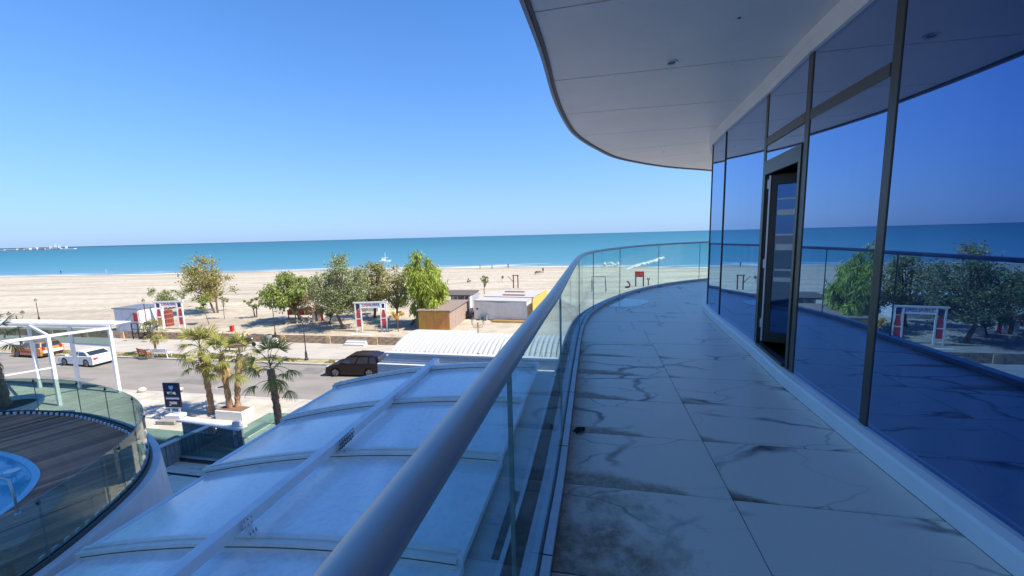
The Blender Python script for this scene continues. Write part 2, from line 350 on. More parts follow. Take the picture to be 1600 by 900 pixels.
# foam: broken lines near the shore
mpf = n.new('ShaderNodeMapping'); mpf.inputs['Scale'].default_value = (.03, .35, .1); mpf.inputs['Rotation'].default_value = (0, 0, -ROT_S); l.new(tc.outputs['Object'], mpf.inputs[0])
nf = n.new('ShaderNodeTexNoise'); nf.inputs['Scale'].default_value = 1.0; nf.inputs['Detail'].default_value = 6; l.new(mpf.outputs[0], nf.inputs[0])
fo = n.new('ShaderNodeMapRange'); fo.inputs[1].default_value = 24; fo.inputs[2].default_value = 0; fo.inputs[3].default_value = 0; fo.inputs[4].default_value = .27; l.new(at.outputs['Fac'], fo.inputs[0])
fa = n.new('ShaderNodeMath'); fa.operation = 'ADD'; l.new(nf.outputs[0], fa.inputs[0]); l.new(fo.outputs[0], fa.inputs[1])
fr = n.new('ShaderNodeMapRange'); fr.inputs[1].default_value = .74; fr.inputs[2].default_value = .80; l.new(fa.outputs[0], fr.inputs[0])
mx = n.new('ShaderNodeMix'); mx.data_type = 'RGBA'; l.new(fr.outputs[0], mx.inputs[0]); l.new(rp.outputs[0], mx.inputs[6]); mx.inputs[7].default_value = (.75, .77, .78, 1); l.new(mx.outputs[2], b.inputs['Base Color'])
nw = n.new('ShaderNodeTexNoise'); nw.inputs['Scale'].default_value = .6; nw.inputs['Detail'].default_value = 4; l.new(tc.outputs['Object'], nw.inputs[0])
bn = n.new('ShaderNodeBump'); bn.inputs['Strength'].default_value = .5; bn.inputs['Distance'].default_value = .25; l.new(nw.outputs[0], bn.inputs['Height']); l.new(bn.outputs[0], b.inputs['Normal'])
mb = MB(); mb.add(vs, fs); sea = structure('sea', mb, SEA, fix=False)
att = sea.data.attributes.new('offshore', 'FLOAT', 'POINT'); att.data.foreach_set('value', [float(d) for d in dep])
if sea.data.polygons[0].normal.z < 0: sea.data.flip_normals()

# low stone wall between promenade and beach, with piers, coping and steps
WALLSTONE = mat('sandstone', (.58, .41, .25), .9, var=.3, vscale=2.2, bump=.4, bscale=8)
CAPST = mat('coping_stone', (.45, .36, .27), .9, var=.2, vscale=.8)
sw = thing('stone_wall', 'long low sandstone wall between the promenade and the beach', 'wall', T(-25, 37.3, .12))
blk = [MB().box((0, 0, 0), (random.uniform(.9, .955), random.uniform(.3, .36), .25)).mesh('stone_block', WALLSTONE, bevel=.03) for _ in range(4)]
big = MB()
for row in range(3):
    for k in range(175):
        s = -110 + k * .96 + row * .48; t = 37.32 + random.uniform(-.025, .025)
        if -44 < s < -9 and row < 3 and k % 1 == 0 and (sum(1 for c in sw.children) < 112):
            o = place('stone_block', random.choice(blk), sw); o.matrix_basis = Matrix.Translation(T(s, t, .24 + row * .255) - sw.location) @ Matrix.Rotation(ROT_S + random.uniform(-.02, .02), 4, 'Z')
        else: big.box(T(s, t, .24 + row * .255), (random.uniform(.8, .94), .34, .24), ROT_S)
o = big.build('stone_block', WALLSTONE, sw, world=True); o['kind'] = 'stuff'
mb = MB(); mb.box(T(-30, 37.47, .4), (160, .2, .7), ROT_S); mb.build('wall_core', WALLSTONE, sw, world=True)
for k in range(40):
    mb = MB(); mb.box(T(-108 + k * 4.1, 37.34, .93), (4.06, .52, .09), ROT_S + random.uniform(-.003, .003)); mb.build('coping', CAPST, sw, world=True, bevel=.02)
for k in range(14):
    mb = MB(); mb.box(T(-70 + k * 5.4, 37.22, .5), (.55, .42, .78), ROT_S); mb.build('pier', WALLSTONE, sw, world=True, bevel=.02)
st = thing('steps', 'pale concrete steps through the stone wall beside the right gantry', 'steps', gp(560, 537, .12), ROT_S)
STEPC = mat('pale_concrete', (.68, .66, .62), .8, var=.06)
for k in range(5):
    MB().box((0, -.75 + k * .34, .09 + k * .085), (2.3, .34, .17 + k * .17)).build('step', STEPC, st)

PATCH = mat('asphalt_patch', (.19, .178, .165), .9, var=.2, vscale=1.5, bump=.3, bscale=50)
mb = MB()
for s0, t0, ls, lt in ((-33, 25.2, 4.5, 1.1), (-24, 28.4, 2.2, 1.6), (-46, 24.6, 6, .8), (-17, 24.4, 3.0, .7)):
    mb.add([T(s0, t0, .004), T(s0 + ls, t0 + .05, .004), T(s0 + ls - .1, t0 + lt, .004), T(s0 + .08, t0 + lt - .06, .004)], [(0, 1, 2, 3)])
structure('road_patch', mb, PATCH)
mh = thing('manhole_cover', 'round iron manhole cover in the road near the sign board', 'manhole', T(-27.5, 25.0, .006)); MB().lathe([(.001, 0), (.34, 0), (.34, .008), (.3, .012), (.001, .012)], n=24).build('cover', DARKMETAL, mh); MB().lathe([(.36, 0), (.42, 0), (.42, .008), (.36, .01)], n=24).build('frame', KERB, mh)
# ------------------------------------------------------------------ the hotel: balcony, facade, soffit
FL = 9.5                                           # balcony floor level
Fedge = spline([Vector(p) for p in [(-1.45, -6), (-.75, -2.5), (-.42, -1.0), (-.12, .4), (.14, 1.6), (.28, 2.22), (.45, 3.05), (.79, 4.7), (1.10, 6.1), (1.48, 7.3), (2.2, 8.65), (3.1, 9.9), (4.1, 10.9), (5.1, 11.6), (6.2, 12.15), (7.6, 12.75), (9.5, 13.1), (12, 12.6)]], 8)
Fac = [Vector(p) for p in [(.5, -7.1), (1.60, -1.5), (2.42, 2.63), (2.66, 3.7), (2.96, 4.76), (3.375, 6.42), (3.66, 7.4), (4.12, 8.34), (4.85, 9.2), (5.9, 9.95), (7.6, 10.6), (9.4, 11.0), (11.5, 11.1)]]
Sedge = spline([Vector(p) for p in [(-1.7, -6), (-1.0, -2), (-.42, .8), (.14, 3.07), (.35, 3.95), (.56, 5.0), (.80, 5.95), (1.13, 6.95), (1.68, 8.02), (2.5, 9.25), (3.95, 10.5), (5.5, 11.35), (7, 12.3), (9, 13.4), (11.5, 13.3), (14, 12.5)]], 8)
SZ = 12.65
MARBLE = mat('marble_tile', (.86, .83, .77), .3, spec=.3)
n, l = nodes(MARBLE); b = n['Principled BSDF']
tc = n.new('ShaderNodeTexCoord'); oi = n.new('ShaderNodeObjectInfo')
ofs = n.new('ShaderNodeVectorMath'); ofs.operation = 'SCALE'; ofs.inputs['Scale'].default_value = 37.0; cmb = n.new('ShaderNodeCombineXYZ')
for k in range(3): l.new(oi.outputs['Random'], cmb.inputs[k])
l.new(cmb.outputs[0], ofs.inputs[0]); av = n.new('ShaderNodeVectorMath'); l.new(tc.outputs['Object'], av.inputs[0]); l.new(ofs.outputs[0], av.inputs[1])
mp = n.new('ShaderNodeMapping'); mp.inputs['Rotation'].default_value = (0, 0, .55); mp.inputs['Scale'].default_value = (.55, 1.25, 1); l.new(av.outputs[0], mp.inputs[0])
def vein(scale, wid, dist, strength):
    nz = n.new('ShaderNodeTexNoise'); nz.inputs['Scale'].default_value = scale; nz.inputs['Detail'].default_value = 3.2; nz.inputs['Roughness'].default_value = .5; nz.inputs['Distortion'].default_value = dist; l.new(mp.outputs[0], nz.inputs[0])
    s1 = n.new('ShaderNodeMath'); s1.operation = 'SUBTRACT'; s1.inputs[1].default_value = .5; l.new(nz.outputs[0], s1.inputs[0])
    ab = n.new('ShaderNodeMath'); ab.operation = 'ABSOLUTE'; l.new(s1.outputs[0], ab.inputs[0])
    r = n.new('ShaderNodeMapRange'); r.inputs[1].default_value = 0; r.inputs[2].default_value = wid; r.inputs[3].default_value = strength; r.inputs[4].default_value = 0; l.new(ab.outputs[0], r.inputs[0]); return r.outputs[0]
# wavy crack network for the veins: distance to the edges of stretched cells
wn = n.new('ShaderNodeTexNoise'); wn.inputs['Scale'].default_value = 2.2; wn.inputs['Detail'].default_value = 4; l.new(mp.outputs[0], wn.inputs[0])
wc = n.new('ShaderNodeVectorMath'); wc.operation = 'MULTIPLY_ADD'; wc.inputs[1].default_value = (.45, .45, 0); l.new(wn.outputs['Color'], wc.inputs[0]); l.new(mp.outputs[0], wc.inputs[2])
def vor(scale, wid, strength):
    v_ = n.new('ShaderNodeTexVoronoi'); v_.feature = 'DISTANCE_TO_EDGE'; v_.voronoi_dimensions = '2D'; v_.inputs['Scale'].default_value = scale; l.new(wc.outputs[0], v_.inputs['Vector'])
    r = n.new('ShaderNodeMapRange'); r.interpolation_type = 'SMOOTHSTEP'; r.inputs[1].default_value = 0; r.inputs[2].default_value = wid; r.inputs[3].default_value = strength; r.inputs[4].default_value = 0; l.new(v_.outputs['Distance'], r.inputs[0]); return r.outputs[0]
va = vor(.95, .034, 1.0); vb = vor(2.0, .022, .6)
# the veins come and go
nm = n.new('ShaderNodeTexNoise'); nm.inputs['Scale'].default_value = 1.7; l.new(av.outputs[0], nm.inputs[0]); rm = n.new('ShaderNodeMapRange'); rm.inputs[1].default_value = .43; rm.inputs[2].default_value = .62; l.new(nm.outputs[0], rm.inputs[0])
mv = n.new('ShaderNodeMath'); mv.operation = 'MAXIMUM'; l.new(va, mv.inputs[0]); l.new(vb, mv.inputs[1]); mv2 = n.new('ShaderNodeMath'); mv2.operation = 'MULTIPLY'; l.new(mv.outputs[0], mv2.inputs[0]); l.new(rm.outputs[0], mv2.inputs[1])
c1 = n.new('ShaderNodeMix'); c1.data_type = 'RGBA'; c1.inputs[6].default_value = (.90, .815, .69, 1); c1.inputs[7].default_value = (.15, .15, .15, 1); l.new(mv2.outputs[0], c1.inputs[0])
# brown dried-water stain, per-tile attribute says how strongly
def att(nm): q = n.new('ShaderNodeAttribute'); q.attribute_name = nm; return q.outputs['Fac']
def mth(op, x, y=None, clamp=False):
    q = n.new('ShaderNodeMath'); q.operation = op; q.use_clamp = clamp
    for i_, v_ in enumerate((x, y)):
        if v_ is None: continue
        if isinstance(v_, (int, float)): q.inputs[i_].default_value = v_
        else: l.new(v_, q.inputs[i_])
    return q.outputs[0]
ns = n.new('ShaderNodeTexNoise'); ns.inputs['Scale'].default_value = 3.4; ns.inputs['Detail'].default_value = 9; ns.inputs['Roughness'].default_value = .72; l.new(av.outputs[0], ns.inputs[0])
nsc = mth('SUBTRACT', ns.outputs[0], .5)
uu = mth('DIVIDE', att('su'), att('sw'), True)
prf = mth('MULTIPLY', att('sh'), mth('POWER', mth('SUBTRACT', 1.0, mth('POWER', uu, att('sp'))), att('sq')))
kk = mth('ADD', mth('SUBTRACT', prf, att('sv')), mth('MULTIPLY', nsc, mth('MULTIPLY', att('sh'), 1.3)))
edge_s = n.new('ShaderNodeMapRange'); edge_s.inputs[1].default_value = 0; edge_s.inputs[1].default_value = -.015; edge_s.inputs[2].default_value = .055; edge_s.inputs[4].default_value = .72; l.new(kk, edge_s.inputs[0])
# soft fading dirt away from the channel, and one badly stained tile
hx = mth('DIVIDE', att('su'), .62); hy = mth('DIVIDE', mth('SUBTRACT', att('sv'), .05), .75)
rad_ = mth('SQRT', mth('ADD', mth('MULTIPLY', hx, hx), mth('MULTIPLY', hy, hy)))
hv_ = mth('MULTIPLY', att('sheavy'), mth('ADD', mth('SUBTRACT', 1.05, rad_), mth('MULTIPLY', nsc, 3.4)), True)
sf_ = mth('MULTIPLY', att('ssoft'), mth('MULTIPLY', mth('SUBTRACT', 1.0, mth('DIVIDE', att('su'), .22), True), mth('ADD', nsc, .55)), True)
sr_o = mth('MAXIMUM', mth('MULTIPLY', mth('MAXIMUM', hv_, sf_), .8), edge_s.outputs[0])
class _o: outputs = [sr_o]
sr = _o
ng = n.new('ShaderNodeTexNoise'); ng.inputs['Scale'].default_value = 28; ng.inputs['Detail'].default_value = 5; l.new(av.outputs[0], ng.inputs[0])
gr = n.new('ShaderNodeValToRGB'); gr.color_ramp.elements[0].color = (.15, .085, .045, 1); gr.color_ramp.elements[1].color = (.44, .32, .21, 1); gr.color_ramp.elements[0].position = .35; gr.color_ramp.elements[1].position = .68; l.new(ng.outputs[0], gr.inputs[0])
c2 = n.new('ShaderNodeMix'); c2.data_type = 'RGBA'; l.new(sr.outputs[0], c2.inputs[0]); l.new(c1.outputs[2], c2.inputs[6]); l.new(gr.outputs[0], c2.inputs[7])
l.new(c2.outputs[2], b.inputs['Base Color'])
rr = n.new('ShaderNodeMapRange'); rr.inputs[3].default_value = .32; rr.inputs[4].default_value = .6; l.new(sr.outputs[0], rr.inputs[0]); l.new(rr.outputs[0], b.inputs['Roughness'])

def ab(p): return (EA.x * p[0] + EA.y * p[1], EB.x * p[0] + EB.y * p[1])
Lab = [ab(p) for p in Fedge]; facin = offset(Fac, .085); Rab = [ab(p) for p in facin]
def interp(tab, a): return float(np.interp(a, [q[0] for q in tab], [q[1] for q in tab]))
bf = MB(); slab = [(p.x, p.y) for p in offset(Fedge, .22)] + [(q.x + .3, q.y) for q in reversed(Fac)]
bf.prism(slab, FL - .34, FL - .016); floor = structure('balcony_floor', bf, mat('slab_concrete', (.05, .048, .045), .9))
J0 = ab((1.2, 2.05))[1] + .005
rows = [-4.35, -3.7, -3.05, -2.4, -1.75, -1.1, -.45, .2, .85, 1.5]
a0 = ab((1.21, 2.06))[0]
edges = [a0 + .655 * k for k in range(-8, 6)] + [a0 + .655 * 5 + d for d in (.79, 1.35, 2.15, 3.0, 3.9, 4.8, 5.8, 6.8, 7.8)]
tiles = []
for r in range(len(edges) - 1):
    ea, eb_ = edges[r], edges[r + 1]
    far = r >= 13
    if not far: cuts = [J0 - 1.2, J0, J0 + 1.2]
    else:
        sh = {13: -.02, 14: -.16, 15: .3, 16: -.35}.get(r, (r % 2) * .55 - .2); cuts = [J0 + sh - 2.4 + 1.2 * k for k in range(9)]
    for c in range(len(cuts) - 1):
        smp = np.linspace(ea + .0035, eb_ - .0035, 5 if not far else 7); lf = []; rt = []
        for a in smp:
            bl = max(cuts[c] + .003, interp(Lab, a) + .004); br_ = min(cuts[c + 1] - .003, interp(Rab, a) - .004)
            if br_ - bl > .01: lf.append((a, bl)); rt.append((a, br_))
        if len(lf) < 2: continue
        poly = [W(a, b_) for a, b_ in rt] + [W(a, b_) for a, b_ in reversed(lf)]
        cen = sum(poly, Vector()) / len(poly)
        bm = bmesh.new(); vv = [bm.verts.new(p - cen) for p in poly]; fc = bm.faces.new(vv)
        if fc.normal.z < 0: fc.normal_flip()
        ex = bmesh.ops.extrude_face_region(bm, geom=[fc]); bmesh.ops.translate(bm, verts=[v for v in ex['geom'] if isinstance(v, bmesh.types.BMVert)], vec=(0, 0, .014))
        bmesh.ops.recalc_face_normals(bm, faces=bm.faces[:])
        me = bpy.data.meshes.new('tile'); bm.to_mesh(me); bm.free(); me.materials.append(MARBLE)
        left = (c == 0) and not far; nearrow = 4 < r < 13; heavy = left and r in (6, 7)
        ul = {k_: [] for k_ in ('su', 'sv', 'sw', 'sh', 'sp', 'sq', 'sheavy', 'ssoft')}; h_ = random.uniform(.09, .19); uw = random.uniform(.5, .85); big_r = random.uniform(.10, .16)
        ref = interp(Lab, (ea + eb_) / 2) if left else cuts[c]
        for v in me.vertices:
            q = v.co + cen; a, b_ = EA.x * q.x + EA.y * q.y, EB.x * q.x + EB.y * q.y
            ul['su'].append(b_ - ref); ul['sv'].append(a - ea); ul['sw'].append(uw if left else .3); ul['sh'].append((h_ if left else big_r) if nearrow else 0); ul['sp'].append(2.0 if left else 1.0); ul['sq'].append(1.0 if left else 2.0)
            ul['sheavy'].append(1.25 if heavy and r == 7 else 0); ul['ssoft'].append(1.1 if left and nearrow else 0)
        for k_, v_ in ul.items(): me.attributes.new(k_, 'FLOAT', 'POINT').data.foreach_set('value', [float(x) for x in v_])
        o = place('tile', me, floor, M=Matrix.Translation(cen + Vector((0, 0, FL - .014 + random.uniform(-.0008, .0008)))))
# puddle left on the tiles
pud = MB(); pc = gp(957, 472, FL); 
ppts = []
for k in range(48):
    an = 2 * math.pi * k / 48; rr_ = 1 + .06 * math.sin(3 * an + 1) + .04 * math.sin(5 * an); q = EA * (math.sin(an) * .62 * rr_) + EB * (math.cos(an) * .62 * rr_ + .1); ppts.append((pc.x + q.x, pc.y + q.y))
ppts = [p for p in ppts if ab(p)[1] > interp(Lab, ab(p)[0]) + .02]
pud.add([(p[0], p[1], FL + .004) for p in ppts], [tuple(range(len(ppts)))])
pw = bpy.data.materials.new('shallow_water'); pw.use_nodes = True; b = pw.node_tree.nodes['Principled BSDF']; b.inputs['Base Color'].default_value = (.35, .42, .46, 1); b.inputs['Roughness'].default_value = .02; b.inputs['Specular IOR Level'].default_value = .9
structure('puddle', pud, pw)
leaf = thing('dry_leaf', 'small dark crumpled leaf on the tile beside the glass balustrade', 'leaf', gp(906, 674, FL + .003), .6)
mbl = MB(); 
lp = [(-.05, -.02, .004), (-.02, -.035, .02), (.02, -.03, .006), (.05, -.005, .018), (.03, .03, .005), (-.01, .02, .028), (-.045, .025, .006)]
mbl.add(lp + [(x, y, z + .004) for x, y, z in lp], [tuple(range(7)), tuple(range(7, 14))] + [(i, (i + 1) % 7, 7 + (i + 1) % 7, 7 + i) for i in range(7)]); mbl.build('leaf_blade', mat('dead_leaf', (.02, .018, .015), .9), leaf)

hotel = thing('hotel_building', 'white seaside hotel with curved blue glass facade and overhanging soffit', 'building', (4, 3, 0))
# skirting along the facade
sk = MB(); sk.sweep(facin, [(0.0, FL + .001), (-.085, FL + .001), (-.085, FL + .135), (-.055, FL + .135), (-.012, FL + .118), (0, FL + .10)]); sk.build('skirting', WHITEMETAL, hotel, world=True)
# glass
def facade_glass(name, near, graz):
    m = bpy.data.materials.new(name); m.use_nodes = True; n, l = nodes(m); n.remove(n['Principled BSDF']); out = n['Material Output']
    gl = n.new('ShaderNodeBsdfGlossy'); gl.inputs['Roughness'].default_value = 0.0
    lw = n.new('ShaderNodeLayerWeight'); lw.inputs[0].default_value = .5
    rp = n.new('ShaderNodeValToRGB'); e = rp.color_ramp.elements; e[0].position = .22; e[0].color = (*near, 1); e[1].position = .9; e[1].color = (*graz, 1); l.new(lw.outputs['Facing'], rp.inputs[0]); l.new(rp.outputs[0], gl.inputs[0])
    df = n.new('ShaderNodeBsdfDiffuse'); df.inputs[0].default_value = (.008, .015, .035, 1)
    tc = n.new('ShaderNodeTexCoord'); nz = n.new('ShaderNodeTexNoise'); nz.inputs['Scale'].default_value = 1.1; l.new(tc.outputs['Object'], nz.inputs[0])
    bpn = n.new('ShaderNodeBump'); bpn.inputs['Strength'].default_value = .004; bpn.inputs['Distance'].default_value = .05; l.new(nz.outputs[0], bpn.inputs['Height']); l.new(bpn.outputs[0], gl.inputs['Normal'])
    ads = n.new('ShaderNodeAddShader'); 
    # dust film and faint run marks
    mps = n.new('ShaderNodeMapping'); mps.inputs['Scale'].default_value = (2.5, 2.5, .35); l.new(tc.outputs['Object'], mps.inputs[0]); nd = n.new('ShaderNodeTexNoise'); nd.inputs['Scale'].default_value = 2.0; nd.inputs['Detail'].default_value = 7; l.new(mps.outputs[0], nd.inputs[0])
    rd = n.new('ShaderNodeValToRGB'); rd.color_ramp.elements[0].position = .35; rd.color_ramp.elements[0].color = (.004, .010, .026, 1); rd.color_ramp.elements[1].position = .75; rd.color_ramp.elements[1].color = (.030, .040, .060, 1); l.new(nd.outputs[0], rd.inputs[0]); l.new(rd.outputs[0], df.inputs[0])
    l.new(gl.outputs[0], ads.inputs[0]); l.new(df.outputs[0], ads.inputs[1]); l.new(ads.outputs[0], out.inputs[0]); return m
FGLASS = facade_glass('blue_facade_glass', (.027, .096, .30), (.45, .60, .82))
GB, GT = FL + .105, 12.50
def pane(name, p, q, z0, z1, parent, m=FGLASS, inset=0.0, th=.02):
    d = (q - p).normalized(); nr = Vector((d.y, -d.x))       # to the inside (right of travel)
    a, b_ = p + d * inset, q - d * inset
    mb = MB(); mb.add([(v.x, v.y, z) for z in (z0, z1) for v in (a, b_, b_ + nr * th, a + nr * th)], [(0, 1, 2, 3), (4, 5, 6, 7), (0, 1, 5, 4), (1, 2, 6, 5), (2, 3, 7, 6), (3, 0, 4, 7)])
    return mb.build(name, m, parent, world=True)
def upright(p, wd, dp, z0, z1, name, parent, d=None, m=BRONZE, back=.0):
    mb = MB(); ang = math.atan2(d.y, d.x); nr = Vector((d.y, -d.x)); c = p + nr * (back)
    mb.box((c.x, c.y, (z0 + z1) / 2), (wd, dp, z1 - z0), ang); return mb.build(name, m, parent, world=True, bevel=.004)
dirs = [(Fac[i + 1] - Fac[i]).normalized() for i in range(len(Fac) - 1)]
wins = []
for i in range(len(Fac) - 1):
    if i == 3: continue
    wnd = pane('window', Fac[i], Fac[i + 1], GB, GT, hotel, inset=.03)
    if i == 0: continue
# mullions
for i in (1, 2, 3, 4, 5):
    d = (dirs[i - 1] + dirs[i]).normalized(); wd = {2: .075, 3: .085, 4: .07, 5: .03}.get(i, .05)
    upright(Fac[i], wd, .034 if i < 5 else .025, GB, GT, 'mullion', hotel, d, back=.010 if i < 5 else 0.0)
for i in range(6, len(Fac) - 1): upright(Fac[i], .02, .02, GB, GT, 'mullion', hotel, (dirs[i - 1] + dirs[i]).normalized())
# transoms over the second bay and the door
TZ = 11.98
for i in (2, 3):
    d = dirs[i]; p, q = Fac[i] + d * .05, Fac[i + 1] - d * .05; c = (p + q) / 2 + Vector((d.y, -d.x)) * .01; ang = math.atan2(d.y, d.x)
    mb = MB(); mb.box((c.x, c.y, TZ), ((q - p).length, .034, .085), ang); mb.build('transom', BRONZE, hotel, world=True, bevel=.004)
    if i == 3:
        pane('fanlight', p, q, TZ + .05, GT, hotel); pane('fanlight', p, q, TZ - .22, TZ - .05, hotel)
# door bay
d = dirs[3]; dn = Vector((d.y, -d.x)); p, q = Fac[3] + d * .056, Fac[4] - d * .046; ang = math.atan2(d.y, d.x)
dfr = MB(); DH = TZ - .22
dfr.box(((p + q).x / 2, (p + q).y / 2, DH - .075), ((q - p).length, .036, .15), ang)
for e_, wd in ((p + d * .025, .05), (q - d * .02, .04)): dfr.box((e_.x, e_.y, (GB + DH - .15) / 2), (wd, .036, DH - .15 - GB), ang)
dfr.box(((p + q).x / 2, (p + q).y / 2, GB + .03), ((q - p).length - .16, .07, .06), ang)
door_frame = dfr.build('door_frame', BRONZE, hotel, world=True)
# open leaf hinged on the far jamb, turned inwards
hp = q - d * .05 + dn * .05; la = math.radians(66)
ld = Vector((-d.x * math.cos(la) + dn.x * math.sin(la), -d.y * math.cos(la) + dn.y * math.sin(la))); LW = .92; lang = math.atan2(ld.y, ld.x)
lf_ = MB(); z0, z1 = GB + .07, DH - .16
for s_, wd in ((.03, .06), (LW - .03, .06)): c = hp + ld * s_; lf_.box((c.x, c.y, (z0 + z1) / 2), (wd, .06, z1 - z0), lang)
for zc in (z0 + .06, z1 - .05): c = hp + ld * (LW / 2); lf_.box((c.x, c.y, zc), (LW - .12, .06, .11), lang)
leafo = lf_.build('door_leaf', DARKMETAL, hotel, world=True); leafo['label'] = 'dark glazed balcony door leaf standing open inwards'
gm = MB(); c = hp + ld * (LW / 2); gm.box((c.x, c.y, (z0 + z1) / 2), (LW - .12, .016, z1 - z0 - .22), lang)
DGL = facade_glass('dark_door_glass', (.05, .10, .22), (.32, .42, .55)); gm.build('door_pane', DGL, leafo, world=True)
hg = MB(); e_ = hp + Vector((-ld.y, ld.x)) * -.045 + ld * .02
upright(hp + ld * -.012, .02, .075, z0, z1, 'door_edge', leafo, ld, m=STEEL)
for zc in (9.9, 10.6, 11.5): c = hp + ld * -.02; hg.box((c.x, c.y, zc), (.03, .09, .1), lang)
hg.build('hinge', STEEL, leafo, world=True)
# pale strips on the door pane, standing in for balcony edges mirrored in it
for k, zc in enumerate((11.56, 11.33, 11.18, 10.93, 10.79, 10.53, 10.42)):
    mb = MB(); c = hp + ld * (LW / 2) + Vector((ld.y, -ld.x)) * .0; sgn = 1 if (Vector((-ld.y, ld.x)).dot(-(hp))) > 0 else -1
    c = c + Vector((-ld.y, ld.x)) * sgn * .014; mb.box((c.x, c.y, zc), (LW - .14, .008, (.055, .018, .06, .02, .07, .02, .05)[k]), lang); mb.build('reflection_strip', WHITEMETAL, leafo, world=True)
# room behind the door
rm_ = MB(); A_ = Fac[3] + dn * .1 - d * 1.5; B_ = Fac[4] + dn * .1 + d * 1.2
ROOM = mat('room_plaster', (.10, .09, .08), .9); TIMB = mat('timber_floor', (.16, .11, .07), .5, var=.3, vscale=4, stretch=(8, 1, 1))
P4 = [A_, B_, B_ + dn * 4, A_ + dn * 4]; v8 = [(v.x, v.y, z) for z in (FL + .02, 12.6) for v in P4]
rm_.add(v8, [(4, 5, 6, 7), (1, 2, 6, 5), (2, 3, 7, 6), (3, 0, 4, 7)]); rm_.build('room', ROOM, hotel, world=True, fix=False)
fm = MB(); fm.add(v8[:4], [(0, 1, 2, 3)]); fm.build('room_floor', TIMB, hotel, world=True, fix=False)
# fascia trim between glass and soffit
mb = MB(); mb.sweep(offset(Fac, .035), [(0, GT), (-.09, GT), (-.09, SZ), (.035, SZ), (.012, GT + .07)]); mb.build('fascia_trim', WHITE, hotel, world=True)
# soffit panels
SOF = mat('soffit_panel', (.83, .81, .76), .38, spec=.5, var=.05, vscale=1.2, bump=.03, bscale=2.2, detail=7)
ts = offset(Fac, .07); Sab = [ab(p) for p in Sedge]; Tab = [ab(p) for p in ts]
def jl(p, q): return (ab(p), ab(q))
js = [jl((-.2, 1.75), (2.2, 1.3)), jl((.13, 3.2), (2.55, 2.74)), jl((.51, 4.57), (2.88, 4.09)), jl((.78, 5.87), (3.05, 5.38)), jl((1.2, 7.03), (3.16, 6.51)), jl((1.95, 8.5), (3.6, 7.6)), jl((2.9, 9.6), (4.15, 8.6)), jl((4.04, 10.55), (4.9, 9.45)), jl((5.4, 11.3), (5.95, 10.2))]
def Sat(i):  # index into Sedge nearest to a point
    return min(range(len(Sedge)), key=lambda k: (Sedge[k] - Vector(i)).length)
jpts = [((-1.7, -6), (.1, -6.5)), ((-1.0, -2), (1.2, -2.2)), ((-.42, .8), (1.9, .4))] + [((.13, 3.2), (2.5, 2.72)), ((.51, 4.57), (2.83, 4.10)), ((.78, 5.87), (3.05, 5.40)), ((1.2, 7.03), (3.42, 6.7)), ((1.95, 8.5), (3.75, 7.8)), ((2.9, 9.6), (4.3, 8.65)), ((4.0, 10.5), (5.0, 9.4)), ((5.5, 11.35), (6.1, 10.1)), ((8.0, 12.95), (7.9, 10.75)), ((14.0, 12.5), (11.6, 11.2))]
tsd = resample(ts, .12)
for k in range(len(jpts) - 1):
    i0, i1 = Sat(jpts[k][0]), Sat(jpts[k + 1][0])
    t0 = min(range(len(tsd)), key=lambda m: (tsd[m] - Vector(jpts[k][1])).length); t1 = min(range(len(tsd)), key=lambda m: (tsd[m] - Vector(jpts[k + 1][1])).length)
    out = [v.copy() for v in Sedge[i0:i1 + 1]]; inn = [v.copy() for v in tsd[t0:t1 + 1]]
    if len(inn) < 2: continue
    g0 = (Sedge[min(i0 + 1, len(Sedge) - 1)] - Sedge[i0]).normalized() * .007
    out[0] += g0; inn[0] += g0; out[-1] -= g0; inn[-1] -= g0
    poly = out + inn[::-1]; mb = MB(); mb.prism([(v.x, v.y) for v in poly], SZ, SZ + .02); pn = mb.build('soffit_panel', SOF, hotel, world=True)
    # screws along the joint
    sm_ = MB(); L_ = (inn[0] - out[0])
    for f in (.05, .3, .55, .8, .97):
        c = out[0] + L_ * f + g0 * 8; sm_.box((c.x, c.y, SZ - .001), (.009, .009, .004), .3)
    sm_.build('screw', STEEL, pn, world=True)
DARKGAP = mat('dark_lip', (.10, .10, .10), .6)
mb = MB(); mb.prism([(v.x, v.y) for v in offset(Sedge, -.02)] + [(v.x, v.y) for v in reversed(ts)], SZ + .03, SZ + .3); mb.build('soffit_backing', DARKGAP, hotel, world=True)
mb = MB(); mb.sweep(Sedge, [(.0, SZ - .02), (.03, SZ - .025), (.035, SZ + .34), (.0, SZ + .34)]); mb.build('soffit_lip', mat('lip_metal', (.45, .46, .47), .5), hotel, world=True)
mb = MB(); mb.sweep(Sedge, [(-.035, SZ - .012), (-.002, SZ - .012), (-.002, SZ + .01), (-.035, SZ + .01)]); mb.build('drip_rail', DARKGAP, hotel, world=True)
for px, py in ((1050, 97), (1540, 40)):
    c = gp(px, py, SZ); mb = MB(); mb.lathe([(.035, SZ + .004), (.035, SZ - .004), (.05, SZ - .012), (.058, SZ - .006), (.058, SZ + .001)], (c.x, c.y, 0), 24); dl = mb.build('downlight', WHITEMETAL, hotel, smooth=False, world=True)
    mb = MB(); mb.lathe([(.001, SZ - .003), (.036, SZ - .003), (.036, SZ - .0045), (.001, SZ - .0045)], (c.x, c.y, 0), 20); mb.build('lamp_lens', DARKMETAL, dl, world=True)
for px, py in ((1155, 28), (1037, 237)):
    c = gp(px, py, SZ); mb = MB(); mb.lathe([(.001, SZ - .004), (.013, SZ - .004), (.013, SZ + .002), (.001, SZ + .002)], (c.x, c.y, 0), 8); mb.build('screw', DARKMETAL, hotel, world=True)
